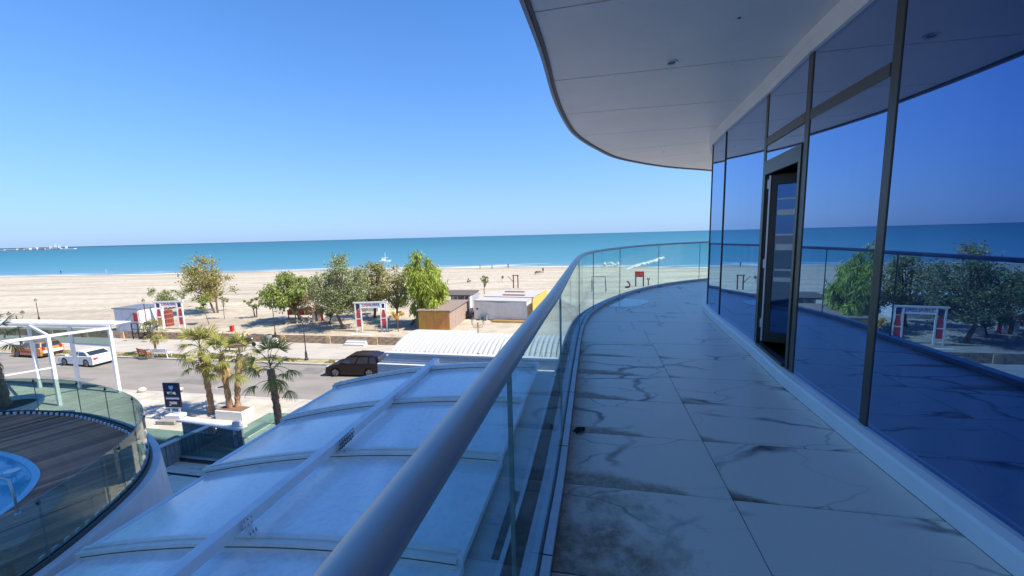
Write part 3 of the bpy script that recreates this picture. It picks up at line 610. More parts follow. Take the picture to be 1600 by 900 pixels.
# body of the building (upper storeys and the storeys below the balcony)
UP = mat('white_render', (.7, .7, .69), .7, var=.05)
upper = [(v.x, v.y) for v in offset(Sedge, -.03)] + [(17, 11.4), (20, 7), (22, 0), (20, -30), (-4, -30), (-2.6, -12)]
mb = MB(); mb.prism(upper, SZ + .31, 64); mb.build('upper_storeys', UP, hotel, world=True)
low = [(v.x, v.y) for v in offset(Fedge, -.15)] + [(15, 11), (20, 6), (22, 0), (20, -30), (0, -30)]
mb = MB(); mb.prism(low, 0, FL - .36); mb.build('lower_storeys', UP, hotel, world=True)
back = [(Fac[0] + Vector((.6, 0)))[:], (4.3, 2.2), (7.5, 3.6), (9, 8.5), (11.5, 10.7), (20, 5), (22, 0), (20, -30), (1, -30)]
mb = MB(); mb.prism([(p[0], p[1]) for p in back], FL + .01, SZ); mb.build('core_wall', mat('dark_core', (.05, .05, .055), .8), hotel, world=True)

# ------------------------------------------------------------------ glass balustrade
bal = thing('glass_balustrade', 'curved frameless glass balustrade with rounded steel handrail along the balcony', 'balustrade', (0, 2, FL))
gl_path = resample(offset(Fedge, .05), .06)
RGL = glass('balustrade_glass', (.76, .88, .90), refl=.55, ior=1.45)
EDGE = mat('glass_edge', (.12, .24, .25), .15); 
nst = len(gl_path); 
tot = (nst - 1) * .06
def idx_at(px, py, z):   # station nearest to a point seen at px
    return min(range(nst), key=lambda k: abs(proj((gl_path[k].x, gl_path[k].y, z))[0] - px) + (0 if gl_path[k].y > .3 else 1e6))
cut = sorted({0, nst - 1} | {idx_at(a, 0, z) for a, z in ((803, 9.9), (877, 9.9), (905, 10.2), (927, 10.2), (968, 10.2))} )
c_ = [min(range(nst), key=lambda k: (gl_path[k] - Vector(p)).length) for p in ((-.62, -1.5), (4.0, 10.95), (5.6, 11.95), (7.6, 12.85), (9.5, 13.5))]
cut = sorted(set(cut) | set(c_))
for k in range(len(cut) - 1):
    seg = gl_path[cut[k]:cut[k + 1] + 1]
    if len(seg) < 2: continue
    seg = [s.copy() for s in seg]; u = (seg[1] - seg[0]).normalized() * .003; seg[0] += u; u = (seg[-1] - seg[-2]).normalized() * .003; seg[-1] -= u
    mb = MB(); n_ = len(seg); o1 = offset(seg, .007); o2 = offset(seg, -.007); vs = []
    for a, b_ in zip(o1, o2): vs += [(a.x, a.y, FL + .03), (b_.x, b_.y, FL + .03), (b_.x, b_.y, FL + 1.14), (a.x, a.y, FL + 1.14)]
    for i in range(n_ - 1):
        for j in (1, 3): mb_f = (i * 4 + j, i * 4 + (j + 1) % 4, i * 4 + 4 + (j + 1) % 4, i * 4 + 4 + j); mb.f.append(mb_f); mb.m.append(0)
    mb.v = vs; mb.f += [(0, 1, 2, 3), tuple((n_ - 1) * 4 + j for j in (3, 2, 1, 0))]; mb.m += [1, 1]
    mb.build('glass_panel', [RGL, EDGE], bal, world=True, smooth=False)
HR = mat('satin_handrail', (.52, .525, .53), .34, metal=.2, var=.03, vscale=12)
prof = [(.036 * math.cos(2 * math.pi * k / 20), FL + 1.15 + .026 * math.sin(2 * math.pi * k / 20)) for k in range(20)]
mb = MB(); mb.sweep(gl_path, prof); mb.build('handrail', HR, bal, smooth=True, world=True)
CH = mat('channel_aluminium', (.58, .61, .64), .45, metal=.2, var=.1, vscale=9)
mb = MB(); mb.sweep(gl_path, [(-.010, FL + .002), (-.052, FL + .002), (-.052, FL + .055), (-.010, FL + .055)]); mb.build('inner_channel', CH, bal, world=True)
mb = MB(); mb.sweep(gl_path, [(.075, FL + .002), (.010, FL + .002), (.010, FL + .048), (.075, FL + .048)]); mb.build('outer_channel', CH, bal, world=True)
for k in range(2, nst - 1, 16):
    mb = MB(); a = gl_path[k]; t_ = (gl_path[k + 1] - a).normalized(); c = a + Vector((t_.y, -t_.x)) * .031; mb.box((c.x, c.y, FL + .0555), (.004, .044, .003), math.atan2(t_.y, t_.x)); mb.build('channel_joint', BLACK, bal, world=True)

for k in (20, 96, 150):
    mb = MB(); mb.sweep(gl_path[k:k + 2] if False else [gl_path[k], gl_path[k].lerp(gl_path[k + 1], .06)], [(x * 1.012, FL + 1.15 + (z - FL - 1.15) * 1.012) for x, z in prof]); mb.build('handrail_joint', DARKMETAL, bal, world=True)

mb = MB(); mb.sweep(offset(Fedge, .235), [(.012, FL - .37), (-.012, FL - .37), (-.012, FL - .004), (.012, FL - .004)]); mb.build('slab_fascia', CH, hotel, world=True)
# ------------------------------------------------------------------ arched pool enclosure (telescoping canopy) below the balcony
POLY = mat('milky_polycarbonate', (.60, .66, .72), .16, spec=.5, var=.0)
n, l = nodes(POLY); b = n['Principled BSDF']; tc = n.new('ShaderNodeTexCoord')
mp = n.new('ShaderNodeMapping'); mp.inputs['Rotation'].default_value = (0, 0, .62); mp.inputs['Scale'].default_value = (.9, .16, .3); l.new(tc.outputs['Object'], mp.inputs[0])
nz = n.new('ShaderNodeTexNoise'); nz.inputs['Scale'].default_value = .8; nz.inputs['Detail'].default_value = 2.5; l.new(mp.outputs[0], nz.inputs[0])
rp = n.new('ShaderNodeValToRGB'); e = rp.color_ramp.elements; e[0].position = .44; e[0].color = (.74, .77, .80, 1); e[1].position = .64; e[1].color = (.95, .95, .93, 1); l.new(nz.outputs[0], rp.inputs[0])  # pale diagonal streaks in the base colour stand in for bounced sunlight
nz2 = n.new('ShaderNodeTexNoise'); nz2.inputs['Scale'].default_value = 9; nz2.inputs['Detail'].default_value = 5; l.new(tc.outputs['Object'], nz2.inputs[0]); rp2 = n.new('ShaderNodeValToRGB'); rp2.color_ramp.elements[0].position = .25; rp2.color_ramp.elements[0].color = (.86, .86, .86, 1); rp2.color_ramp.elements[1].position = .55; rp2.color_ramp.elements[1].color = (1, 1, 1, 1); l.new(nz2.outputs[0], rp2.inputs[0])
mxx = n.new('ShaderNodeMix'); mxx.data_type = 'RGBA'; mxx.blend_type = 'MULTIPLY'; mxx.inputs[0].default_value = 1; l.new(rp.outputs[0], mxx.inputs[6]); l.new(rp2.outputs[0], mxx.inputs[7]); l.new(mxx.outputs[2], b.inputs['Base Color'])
RIB = mat('rib_aluminium', (.70, .68, .63), .5, var=.1, vscale=3)
BEAMW = mat('beam_white', (.72, .75, .79), .4, var=.06, vscale=3)
can = thing('pool_enclosure', 'arched telescopic pool enclosure with milky panels and white ribs below the balcony', 'canopy', (*W(8, -6)[:2], 0))
BE, BC, R_ = -9.5, -2.0, 27.5
def arch_z(b, dz): return 6.36 + dz - (b - BC) ** 2 / (2 * R_)
segs = [(2.2, 5.08, -.26), (5.08, 7.66, -.13), (7.66, 10.36, .0), (10.36, 13.05, .10), (13.05, 13.42, .20)]
bs = np.linspace(BE, BC, 31)
for k, (a0_, a1_, dz) in enumerate(segs):
    ext = .0 if k == 0 else 0
    be = BE - .05 * k; bb = np.linspace(be, BC, 29)
    mb = MB(); vs = []
    for bq in bb:
        z = arch_z(bq, dz); vs += [W(a0_, bq, z), W(a1_ + .05, bq, z), W(a1_ + .05, bq, z - .03), W(a0_, bq, z - .03)]
    for i in range(len(bb) - 1):
        for j in range(4): mb.f.append((i * 4 + j, i * 4 + (j + 1) % 4, i * 4 + 4 + (j + 1) % 4, i * 4 + 4 + j)); mb.m.append(0)
    mb.v = [tuple(v) for v in vs]; mb.f += [(0, 1, 2, 3), tuple((len(bb) - 1) * 4 + j for j in (3, 2, 1, 0))]; mb.m += [0, 0]
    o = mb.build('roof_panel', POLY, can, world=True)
    # front rib: a double profile that steps up onto the larger section behind it
    if k > 0:
        mb = MB()
        for (da, dz0, dz1, dep_) in ((-.05, -.17, .035, .10), (.055, -.05, .06, .09)):
            vs = []
            for bq in np.concatenate([[be - .16], bb]):
                z = arch_z(bq, dz); vs += [W(a0_ + da, bq, z + dz0), W(a0_ + da, bq, z + dz1), W(a0_ + da + dep_, bq, z + dz1), W(a0_ + da + dep_, bq, z + dz0)]
            o0 = len(mb.v); mb.v += [tuple(v) for v in vs]; N = len(bb) + 1
            for i in range(N - 1):
                for j in range(4): mb.f.append((o0 + i * 4 + j, o0 + i * 4 + (j + 1) % 4, o0 + i * 4 + 4 + (j + 1) % 4, o0 + i * 4 + 4 + j)); mb.m.append(0)
            mb.f += [tuple(o0 + j for j in range(4)), tuple(o0 + (N - 1) * 4 + j for j in (3, 2, 1, 0))]; mb.m += [0, 0]
        rib = mb.build('rib', RIB, can, world=True)
        mb = MB(); vs = []
        for bq in bb:
            z = arch_z(bq, dz); vs += [W(a0_ - .053, bq, z - .055), W(a0_ - .053, bq, z - .035)]
        mb.v = [tuple(v) for v in vs]
        for i in range(len(bb) - 1): mb.f.append((2 * i, 2 * i + 1, 2 * i + 3, 2 * i + 2)); mb.m.append(0)
        mb.build('seal', DARKMETAL, rib, world=True)
    mb = MB(); zr = arch_z(BC, dz); mb.bar(W(a0_, BC + .03, zr - .03), W(a1_ + .04, BC + .03, zr - .03), .10, .13); mb.build('side_rail', BEAMW, can, world=True)
    # eave rail
    mb = MB(); z = arch_z(be, dz); mb.bar(W(a0_, be - .03, z - .05), W(a1_, be - .03, z - .05), .12, .14); mb.build('eave_rail', BEAMW, can, world=True)
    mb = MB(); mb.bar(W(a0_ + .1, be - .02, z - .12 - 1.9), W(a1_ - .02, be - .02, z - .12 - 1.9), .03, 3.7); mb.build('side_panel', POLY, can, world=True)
bm_ = thing('roof_beam', 'long straight white box beam running over the pool enclosure towards the street', 'beam', W(2, -5.92, 6.22))
mb = MB(); mb.bar(W(1.6, -5.92, 6.24), W(13.9, -5.92, 6.32), .21, .21); mb.build('box_beam', BEAMW, bm_, world=True, bevel=.012)
for a_, big_ in ((5.12, 0), (7.72, 1), (10.4, 0)):
    mb = MB(); zt = 6.27 + a_ * .004
    mb.box(W(a_ + .02, -5.75, zt - .06), (.012, .16, .24), ROT_A); mb.box(W(a_ + .02, -5.70, zt - .18), (.14, .18, .012), ROT_A)
    br_ = mb.build('bracket', BEAMW, bm_, world=True)
    mb = MB()
    for i in range(3):
        for j in range(2): mb.box(W(a_ - .05 + i * .07, -5.742, zt - .04 + j * .1), (.012, .016, .016), ROT_A)
    for i in range(3): mb.bar(W(a_ - .04 + i * .06, -5.66, zt - .18), W(a_ - .04 + i * .06, -5.66, zt - .12), .010, .010)
    if big_:
        for i in range(6):
            mb.bar(W(a_ - .1 + i * .09, -5.74, zt - .1), W(a_ - .02 + i * .09, -5.70, zt + .12), .013, .013)
        for j in range(3): mb.bar(W(a_ - .1, -5.735, zt - .08 + j * .1), W(a_ + .48, -5.735, zt - .04 + j * .1), .013, .013)
    mb.build('bolts', DARKMETAL, br_, world=True)
# flat terrace roof between the enclosure and the hotel
tr_ = thing('terrace_roof', 'flat pale terrace roof between the pool enclosure and the hotel wall', 'roof', W(7, -1, 6.1))
TROOF = mat('roof_membrane', (.42, .46, .48), .55, var=.1, vscale=.8)
for k in range(7):
    mb = MB(); c = W(1.2 + k * 2.0, -1.05, 5.9); mb.box(c, (3.2, 1.99, .16), ROT_A); mb.build('roof_slab', TROOF, tr_, world=True)
mb = MB(); mb.box(W(6.3, -1.5, 5.988), (.17, 1.7, .012), ROT_A); mb.build('drain_slot', DARKMETAL, tr_, world=True)
for k in range(12):
    mb = MB(); mb.box(W(3.6 + k * .26, -.75, 5.99), (.85, .05, .03), ROT_A); mb.build('batten', TROOF, tr_, world=True)

# ------------------------------------------------------------------ corrugated steel roof at the street end
cr = thing('corrugated_roof', 'white corrugated barrel roof with blue grey fascia at the street end of the enclosure', 'roof', (*W(20, -5)[:2], 0))
CORR = mat('white_corrugated_steel', (.46, .46, .45), .4, var=.05, vscale=3); FASC = mat('fascia_steel', (.52, .57, .64), .45, var=.06, vscale=4)
def corr(b0, b1, a0_, a1_, z0, rise, name, back_drop):
    mb = MB(); n_b = int((b1 - b0) / .045); A_ = np.linspace(0, 1, 12); vs = []
    for i in range(n_b + 1):
        bq = b0 + (b1 - b0) * i / n_b; dz = .045 * (1 if (i % 6) in (0, 1, 2) else -1)
        for f in A_:
            z = z0 + rise * (1 - (1 - f / .62) ** 2 if f < .62 else 1 - back_drop * ((f - .62) / .38) ** 2) + dz; vs.append(W(a0_ + (a1_ - a0_) * f, bq, z))
    N = len(A_)
    for i in range(n_b):
        for j in range(N - 1): mb.f.append((i * N + j, i * N + j + 1, (i + 1) * N + j + 1, (i + 1) * N + j)); mb.m.append(0)
    mb.v = [tuple(v) for v in vs]; return mb.build(name, CORR, cr, world=True, fix=False)
corr(-10.75, -7.0, 19.15, 23.0, 5.0, .42, 'roof_sheet', .5); corr(-6.98, 1.0, 19.15, 22.7, 5.0, .36, 'roof_sheet', .6)
mb = MB(); mb.bar(W(18.98, -11.0, 4.94), W(18.98, 1.0, 4.94), .30, .10); mb.build('eave_gutter', FASC, cr, world=True)
mb = MB(); mb.add([W(18.9, -10.75, 4.88), W(18.9, 1, 4.88), W(18.9, 1, 4.40), W(18.9, -11.25, 4.40), W(18.96, -10.75, 4.88), W(18.96, 1, 4.88), W(18.96, 1, 4.40), W(18.96, -11.25, 4.40)], [(0, 1, 2, 3), (7, 6, 5, 4), (3, 2, 6, 7), (0, 3, 7, 4), (0, 4, 5, 1), (1, 5, 6, 2)]); mb.build('upper_fascia', FASC, cr, world=True)
for k in range(3):
    mb = MB(); zf = 4.52 + k * .12; mb.bar(W(18.885, -11.2 + .13 * k, zf), W(18.885, 1, zf), .03, .035); mb.build('fascia_fold', FASC, cr, world=True)
mb = MB(); mb.bar(W(18.8, -11.35, 4.39), W(18.8, 1, 4.39), .28, .04); mb.build('fascia_ledge', FASC, cr, world=True)
xs_ = [-11.35, -7.4, -6.2, -5.0, -3.2, -1.2, 1.0]
for k in range(6):
    mb = MB(); c0 = W(18.7, xs_[k] + .01, 4.11); c1 = W(18.7, xs_[k + 1] - .01, 4.11); mb.bar(c0, c1, .05, .52); mb.build('fascia_panel', FASC, cr, world=True)
for bq, aq in ((-10.6, 19.3), (-7.0, 19.3), (-3, 19.3), (-10.3, 22.6), (-7, 22.6), (-3, 22.6), (-8.8, 19.3)):
    mb = MB(); mb.box(W(aq, bq, 2.45), (.12, .12, 4.75), ROT_A); mb.build('post', FASC, cr, world=True)

# ------------------------------------------------------------------ round pool deck
DZ = 5.0
outline = [Vector(p) for p in [(-26.5, 8), (-25, 11), (-22.5, 13.0), (-20.2, 13.75), (-18.2, 13.95), (-17.0, 13.85), (-15.7, 13.6), (-14.2, 13.05), (-12.6, 12.3), (-11.4, 11.5), (-10.45, 10.6), (-9.75, 9.5), (-9.35, 8.2), (-9.15, 6.8), (-9.25, 5.2), (-9.8, 3.2), (-11, 1.2), (-13.5, -.6), (-17, -1), (-21, 0), (-24.5, 3), (-26.3, 5.5), (-26.5, 8)]]
rim = resample(spline(outline, 6), .25)
deck = thing('pool_deck', 'round raised pool deck with brown boards, white ring wall and glass balustrade', 'pool deck', (-16, 6.5, 0))
RINGW = mat('ring_wall_white', (.66, .68, .70), .6, var=.08, vscale=2.0); 
ncl = rim[:-1]
def ring(path, sec, name, m, parent=deck, smooth=False):
    mb = MB(); n_ = len(path) - 1; k_ = len(sec); offs_ = []
    for o_, z in sec:
        ps = []
        for i in range(n_):
            a, b_ = path[(i - 1) % n_], path[(i + 1) % n_]; t_ = (b_ - a).normalized(); ps.append(Vector((path[i].x - t_.y * o_, path[i].y + t_.x * o_)))
        offs_.append(ps)
    for i in range(n_):
        for j in range(k_): mb.v.append((offs_[j][i].x, offs_[j][i].y, sec[j][1]))
    for i in range(n_):
        i2 = (i + 1) % n_
        for j in range(k_): mb.f.append((i * k_ + j, i * k_ + (j + 1) % k_, i2 * k_ + (j + 1) % k_, i2 * k_ + j)); mb.m.append(0)
    return mb.build(name, m, parent, world=True, smooth=smooth)
# travel is clockwise, so +offset is to the outside
ring(rim, [(.14, 3.5), (.44, 3.5), (.32, DZ - .02), (.14, DZ - .02)], 'ring_wall', RINGW)
ring(rim, [(.02, DZ - .1), (.14, DZ - .1), (.14, DZ + .07), (.10, DZ + .07), (.10, DZ), (.06, DZ), (.06, DZ + .07), (.02, DZ + .07)], 'glass_channel', mat('dark_channel', (.06, .062, .066), .5))
mb = MB(); mb.prism([(p.x, p.y) for p in offset(ncl, -.02)], 3.2, DZ - .06); mb.build('deck_base', EARTH, deck, world=True)
mb = MB(); mb.prism([(p.x, p.y) for p in offset(ncl, -.4)], 0, 3.3); mb.build('podium_wall', RINGW, deck, world=True)
# glass clamps on the inner side, far half
CL = list(range(len(ncl)))
me = MB().box((0, 0, 0), (.095, .05, .085)).mesh('glass_clamp', WHITEMETAL, bevel=.008)
for i in CL:
    p = ncl[i]; t_ = (ncl[(i + 1) % len(ncl)] - ncl[i - 1]).normalized(); q = p + Vector((t_.y, -t_.x)) * .05
    if q.y > 7 and q.x > -21:
        o = place('glass_clamp', me, deck); o.matrix_basis = Matrix.Translation(Vector((q.x, q.y, DZ + .045)) - deck.location) @ Matrix.Rotation(math.atan2(t_.y, t_.x), 4, 'Z')
DGLASS = glass('deck_glass', (.64, .77, .74), refl=2.6, ior=1.5)
pp = rim; npan = 26; per = (len(pp) - 1) / npan
for k in range(npan):
    i0, i1 = int(round(k * per)), int(round((k + 1) * per)); seg = offset(pp[i0:i1 + 1], .08) if i1 - i0 > 1 else None
    u = (seg[1] - seg[0]).normalized() * .008; seg[0] += u; u = (seg[-1] - seg[-2]).normalized() * .008; seg[-1] -= u
    o1, o2 = offset(seg, .008), offset(seg, -.008); mb = MB(); n_ = len(seg)
    for a, b_ in zip(o1, o2): mb.v += [(a.x, a.y, DZ + .01), (b_.x, b_.y, DZ + .01), (b_.x, b_.y, DZ + 1.3), (a.x, a.y, DZ + 1.3)]
    for i in range(n_ - 1):
        for j in (1, 3): mb.f.append((i * 4 + j, i * 4 + (j + 1) % 4, i * 4 + 4 + (j + 1) % 4, i * 4 + 4 + j)); mb.m.append(0)
        mb.f.append((i * 4 + 2, i * 4 + 3, i * 4 + 7, i * 4 + 6)); mb.m.append(1)
    mb.f += [(0, 1, 2, 3), tuple((n_ - 1) * 4 + j for j in (3, 2, 1, 0))]; mb.m += [1, 1]
    gp_ = mb.build('glass_panel', [DGLASS, EDGE], deck, world=True)
    mb = MB(); q = seg[0]; mb.box((q.x, q.y, DZ + 1.2), (.05, .05, .05), .4); mb.build('glass_clip', DARKMETAL, gp_, world=True)
# pool
pool_pts = [Vector(p) for p in [(-15.6, 11.25), (-14.6, 10.95), (-13.6, 10.5), (-12.75, 9.95), (-12.15, 9.25), (-11.8, 8.5), (-11.72, 7.7), (-11.95, 6.8), (-12.6, 5.6), (-13.8, 4.6), (-15.6, 4.1), (-17.6, 4.5), (-19.2, 6), (-19.6, 8), (-18.8, 10), (-17.3, 11.1), (-15.6, 11.25)]]
pool = resample(spline(pool_pts, 6), .2)
def inside(pt, poly):
    c = False; j = len(poly) - 1
    for i in range(len(poly)):
        a, b_ = poly[i], poly[j]
        if (a.y > pt[1]) != (b_.y > pt[1]) and pt[0] < (b_.x - a.x) * (pt[1] - a.y) / (b_.y - a.y) + a.x: c = not c
        j = i
    return c
POOLW = mat('pool_water', (.05, .38, .56), .03, spec=.5); PTILE = mat('pool_tile', (.20, .55, .72), .35, var=.08, vscale=5)
ring(pool, [(.0, DZ - .5), (.05, DZ - .5), (.05, DZ + .012), (-.10, DZ + .012), (-.10, DZ - .03), (.0, DZ - .05)], 'pool_edge', PTILE)
mb = MB(); mb.prism([(p.x, p.y) for p in offset(pool[:-1], .02)], DZ - .055, DZ - .03); mb.build('pool_floor', PTILE, deck, world=True)
wt = MB(); wt.add([(p.x, p.y, DZ - .022) for p in offset(pool[:-1], -.09)], [tuple(range(len(pool) - 1))]); wo = wt.build('water', POOLW, deck, world=True)
# deck boards
BOARD = mat('composite_board', (.40, .175, .09), .6, var=.28, vscale=1.4, stretch=(1, 1, 1), bump=.15, bscale=30)
nB, lB = nodes(BOARD); oi = nB.new('ShaderNodeObjectInfo'); mr = nB.new('ShaderNodeMapRange'); mr.inputs[3].default_value = .5; mr.inputs[4].default_value = 1.6; lB.new(oi.outputs['Random'], mr.inputs[0])
hv = nB.new('ShaderNodeHueSaturation'); lB.new(nB['Color Ramp'].outputs[0], hv.inputs['Color']); lB.new(mr.outputs[0], hv.inputs['Value']); lB.new(hv.outputs[0], nB['Principled BSDF'].inputs['Base Color'])
bdir = Vector((.56, .83)).normalized(); bnr = Vector((bdir.y, -bdir.x)); inner = offset(ncl, -.02); inner = [Vector(p) for p in inner]; pouter = offset(pool[:-1], .045)
vals = [p.dot(bnr) for p in inner]; lo, hi = min(vals), max(vals); BW = .148; cnt = 0
q0 = lo
def spans(c):
    ts_ = []
    for poly in (inner, pouter):
        for i in range(len(poly)):
            a, b_ = poly[i], poly[(i + 1) % len(poly)]; da, db = a.dot(bnr) - c, b_.dot(bnr) - c
            if (da > 0) != (db > 0): p = a.lerp(b_, da / (da - db)); ts_.append(p.dot(bdir))
    return sorted(ts_)
while q0 < hi:
    c0, c1 = q0 + .004, q0 + BW - .004; s0, s1 = spans(c0), spans(c1)
    if len(s0) == len(s1) and len(s0) >= 2:
        for k in range(0, len(s0) - 1, 2):
            P4 = [bdir * s0[k] + bnr * c0, bdir * s0[k + 1] + bnr * c0, bdir * s1[k + 1] + bnr * c1, bdir * s1[k] + bnr * c1]
            cen = sum(P4, Vector((0, 0))) / 4; ang = math.atan2(bdir.y, bdir.x); Rm = Matrix.Rotation(-ang, 2)
            mb = MB(); loc = [Rm @ (p - cen) for p in P4]; mb.prism([(p.x, p.y) for p in loc], -.025, 0)
            if max(p.x for p in P4) > -22 and cnt < 300:
                o = mb.build('deck_board', BOARD, deck); o.matrix_basis = Matrix.Translation(Vector((cen.x, cen.y, DZ + random.uniform(-.0025, .0025))) - deck.location) @ Matrix.Rotation(ang, 4, 'Z'); cnt += 1
    else:
        for k in range(0, min(len(s0), len(s1)) - 1, 2):
            if len(s0) == len(s1): continue
            sa, sb = (s0, s1) if len(s0) < len(s1) else (s1, s0)
            P4 = [bdir * s0[0] + bnr * c0, bdir * s0[1] + bnr * c0, bdir * s1[1] + bnr * c1, bdir * s1[0] + bnr * c1] if k == 0 else None
            if P4 is None: continue
            cen = sum(P4, Vector((0, 0))) / 4; ang = math.atan2(bdir.y, bdir.x); Rm = Matrix.Rotation(-ang, 2); mb = MB(); loc = [Rm @ (p - cen) for p in P4]; mb.prism([(p.x, p.y) for p in loc], -.025, 0)
            o = mb.build('deck_board', BOARD, deck); o.matrix_basis = Matrix.Translation(Vector((cen.x, cen.y, DZ)) - deck.location) @ Matrix.Rotation(ang, 4, 'Z')
    q0 += BW
# pool handrail
ph = thing('pool_ladder', 'bent steel pool handrail at the right end of the blue pool', 'handrail', (-11.9, 6.9, DZ))
a_ = gp(28, 803, DZ); b0 = gp(20, 769, DZ + .75); 
mb = MB(); top = Vector((a_.x - .12, a_.y + .05, DZ + .8)); mb.tube([(a_.x, a_.y, DZ - .0), (a_.x - .03, a_.y + .02, DZ + .4), top, top + Vector((-.12, .0, .05)), top + Vector((-.7, .1, .02)), top + Vector((-.95, .15, -.25)), top + Vector((-1.0, .15, -1.0))], .025, 10); mb.build('rail', STEEL, ph, world=True, smooth=True)
mb = MB(); mb.lathe([(.06, DZ), (.06, DZ + .02), (.026, DZ + .03)], (a_.x, a_.y, 0), 12); mb.build('base_flange', WHITEMETAL, ph, world=True)
# bench-like steps under water: nozzle ring
nz_ = gp(18, 735, DZ); mb = MB(); mb.lathe([(.02, DZ - .018), (.16, DZ - .018), (.16, DZ - .01), (.02, DZ - .01)], (nz_.x, nz_.y, 0), 18); mb.build('inlet', WHITE, wo, world=True)

# ------------------------------------------------------------------ lower forecourt: marble terrace, glass fence, plank wall, planters
tf = MB(); tf.add([W(3, -24, .16), W(15.0, -30, .16), W(15.0, -9.6, .16), W(3, -9.6, .16)], [(0, 1, 2, 3)]); ter = structure('terrace', tf, mat('terrace_base', (.2, .2, .2), .9))
for i in range(10):
    for j in range(5):
        a_, bq = 14.6 - i * .66, -19.9 + j * 1.32 + (.66 if False else 0)
        me = MB().box((0, 0, 0), (1.31, .652, .03)).mesh('tile', MARBLE)
        me.attributes.new('sw', 'FLOAT', 'POINT').data.foreach_set('value', [1.0] * len(me.vertices)); me.attributes.new('sp', 'FLOAT', 'POINT').data.foreach_set('value', [1.0] * len(me.vertices)); me.attributes.new('sq', 'FLOAT', 'POINT').data.foreach_set('value', [1.0] * len(me.vertices)); me.attributes.new('sv', 'FLOAT', 'POINT').data.foreach_set('value', [.5] * len(me.vertices))
        if -21 < bq < -12 and a_ > 10: o = place('tile', me, ter, M=Matrix.Translation(W(a_, bq, .176)) @ Matrix.Rotation(ROT_A, 4, 'Z'))
ds = thing('drain_slot', 'dark linear drain across the marble terrace between deck and enclosure', 'drain', W(14.0, -16.5, .19), ROT_A); MB().box((0, 0, 0), (7, .14, .012)).build('grate', DARKMETAL, ds)
gf_ = thing('glass_fence', 'low glass fence with dark base rail at the end of the marble terrace', 'glass fence', W(15.7, -19, .1))
FGL = glass('fence_glass', (.55, .72, .72), refl=1.2)
for k in range(6):
    b0, b1 = -25.4 + k * 1.55, -25.4 + (k + 1) * 1.55 - .02; mb = MB(); mb.bar(W(15.05, b0, 1.05), W(15.05, b1, 1.05), .016, 1.4); mb.build('glass_panel', FGL, gf_, world=True)
for dz, m, t_ in ((.30, DARKMETAL, .16), (.44, STEEL, .07)): mb = MB(); mb.bar(W(15.01, -26, dz), W(15.01, -9.6, dz), .12, t_); mb.build('base_rail', m, gf_, world=True)
mb = MB(); mb.bar(W(15.05, -16.1, 1.05), W(18.4, -16.1, 1.05), .016, 1.5); mb.build('glass_panel', FGL, gf_, world=True)
gw = thing('glass_windbreak', 'angled green glass windbreak around the dark palm', 'glass screen', W(18, -16, 0))
q = [gp(375, 690, .12), gp(423, 662, .12), gp(470, 664, .12)]
for i in range(2):
    mb = MB(); mb.bar(q[i] + Vector((0, 0, .35)), q[i + 1] + Vector((0, 0, .35)), .016, .7); mb.build('glass_panel', FGL, gw, world=True)
PLANKM = mat('grey_planks', (.30, .31, .33), .6, var=.25, vscale=3, stretch=(4, 4, .6)); CAPW = mat('wall_cap', (.72, .70, .64), .6)
pwl = thing('plank_wall', 'grey plank clad forecourt wall with flat white cap beside the palms', 'wall', gp(330, 700, .12))
H_ = 1.35
for (pa, pb, capw) in (((284, 654), (378, 668), .55), ((335, 661), (250, 697), .28)):
    A_, B_ = gp(*pa, H_), gp(*pb, H_); d = (B_ - A_); L_ = d.length; d.normalize(); ang = math.atan2(d.y, d.x)
    mb = MB(); c = (A_ + B_) / 2; mb.box((c.x, c.y, H_ - .03 + (0.006 if capw < .3 else 0)), (L_ + .1, capw, .07), ang); mb.build('wall_cap', CAPW, pwl, world=True, bevel=.01)
    npk = int(L_ / .17)
    me = MB().box((0, 0, 0), (.162, .09, H_ - .2)).mesh('plank', PLANKM)
    for k in range(npk):
        f = (k + .5) / npk
        if capw > .4 and .38 < f < .62: continue
        p = A_ + d * (L_ * f); o = place('plank', me, pwl); o.matrix_basis = Matrix.Translation(Vector((p.x, p.y, .12 + (H_ - .2) / 2)) - pwl.location) @ Matrix.Rotation(ang, 4, 'Z') @ Matrix.Translation((0, random.uniform(-.012, .012), 0))
bn_ = thing('corner_panel', 'pale corner post with violet lower panel at the end of the plank wall', 'panel', gp(374, 700, .12), .2)
MB().box((0, 0, .75), (.34, .2, 1.5)).build('post', WHITEMETAL, bn_, bevel=.01); MB().box((0, -.105, .42), (.28, .012, .8)).build('banner', mat('violet_banner', (.16, .17, .5), .5), bn_)
bw = thing('grey_bowl', 'large grey bowl planter standing in the gap of the plank wall', 'planter', gp(335, 693, .12))
MB().lathe([(.25, 0), (.42, .1), (.62, .5), (.66, .72), (.60, .72), (.55, .6), (.001, .58)], n=24).build('bowl', mat('grey_fibreglass', (.42, .45, .48), .5), bw, smooth=True)
MB().lathe([(.54, .60), (.4, .64), (.001, .66)], n=16).build('soil', mat('dark_soil', (.03, .025, .02), .95), bw)
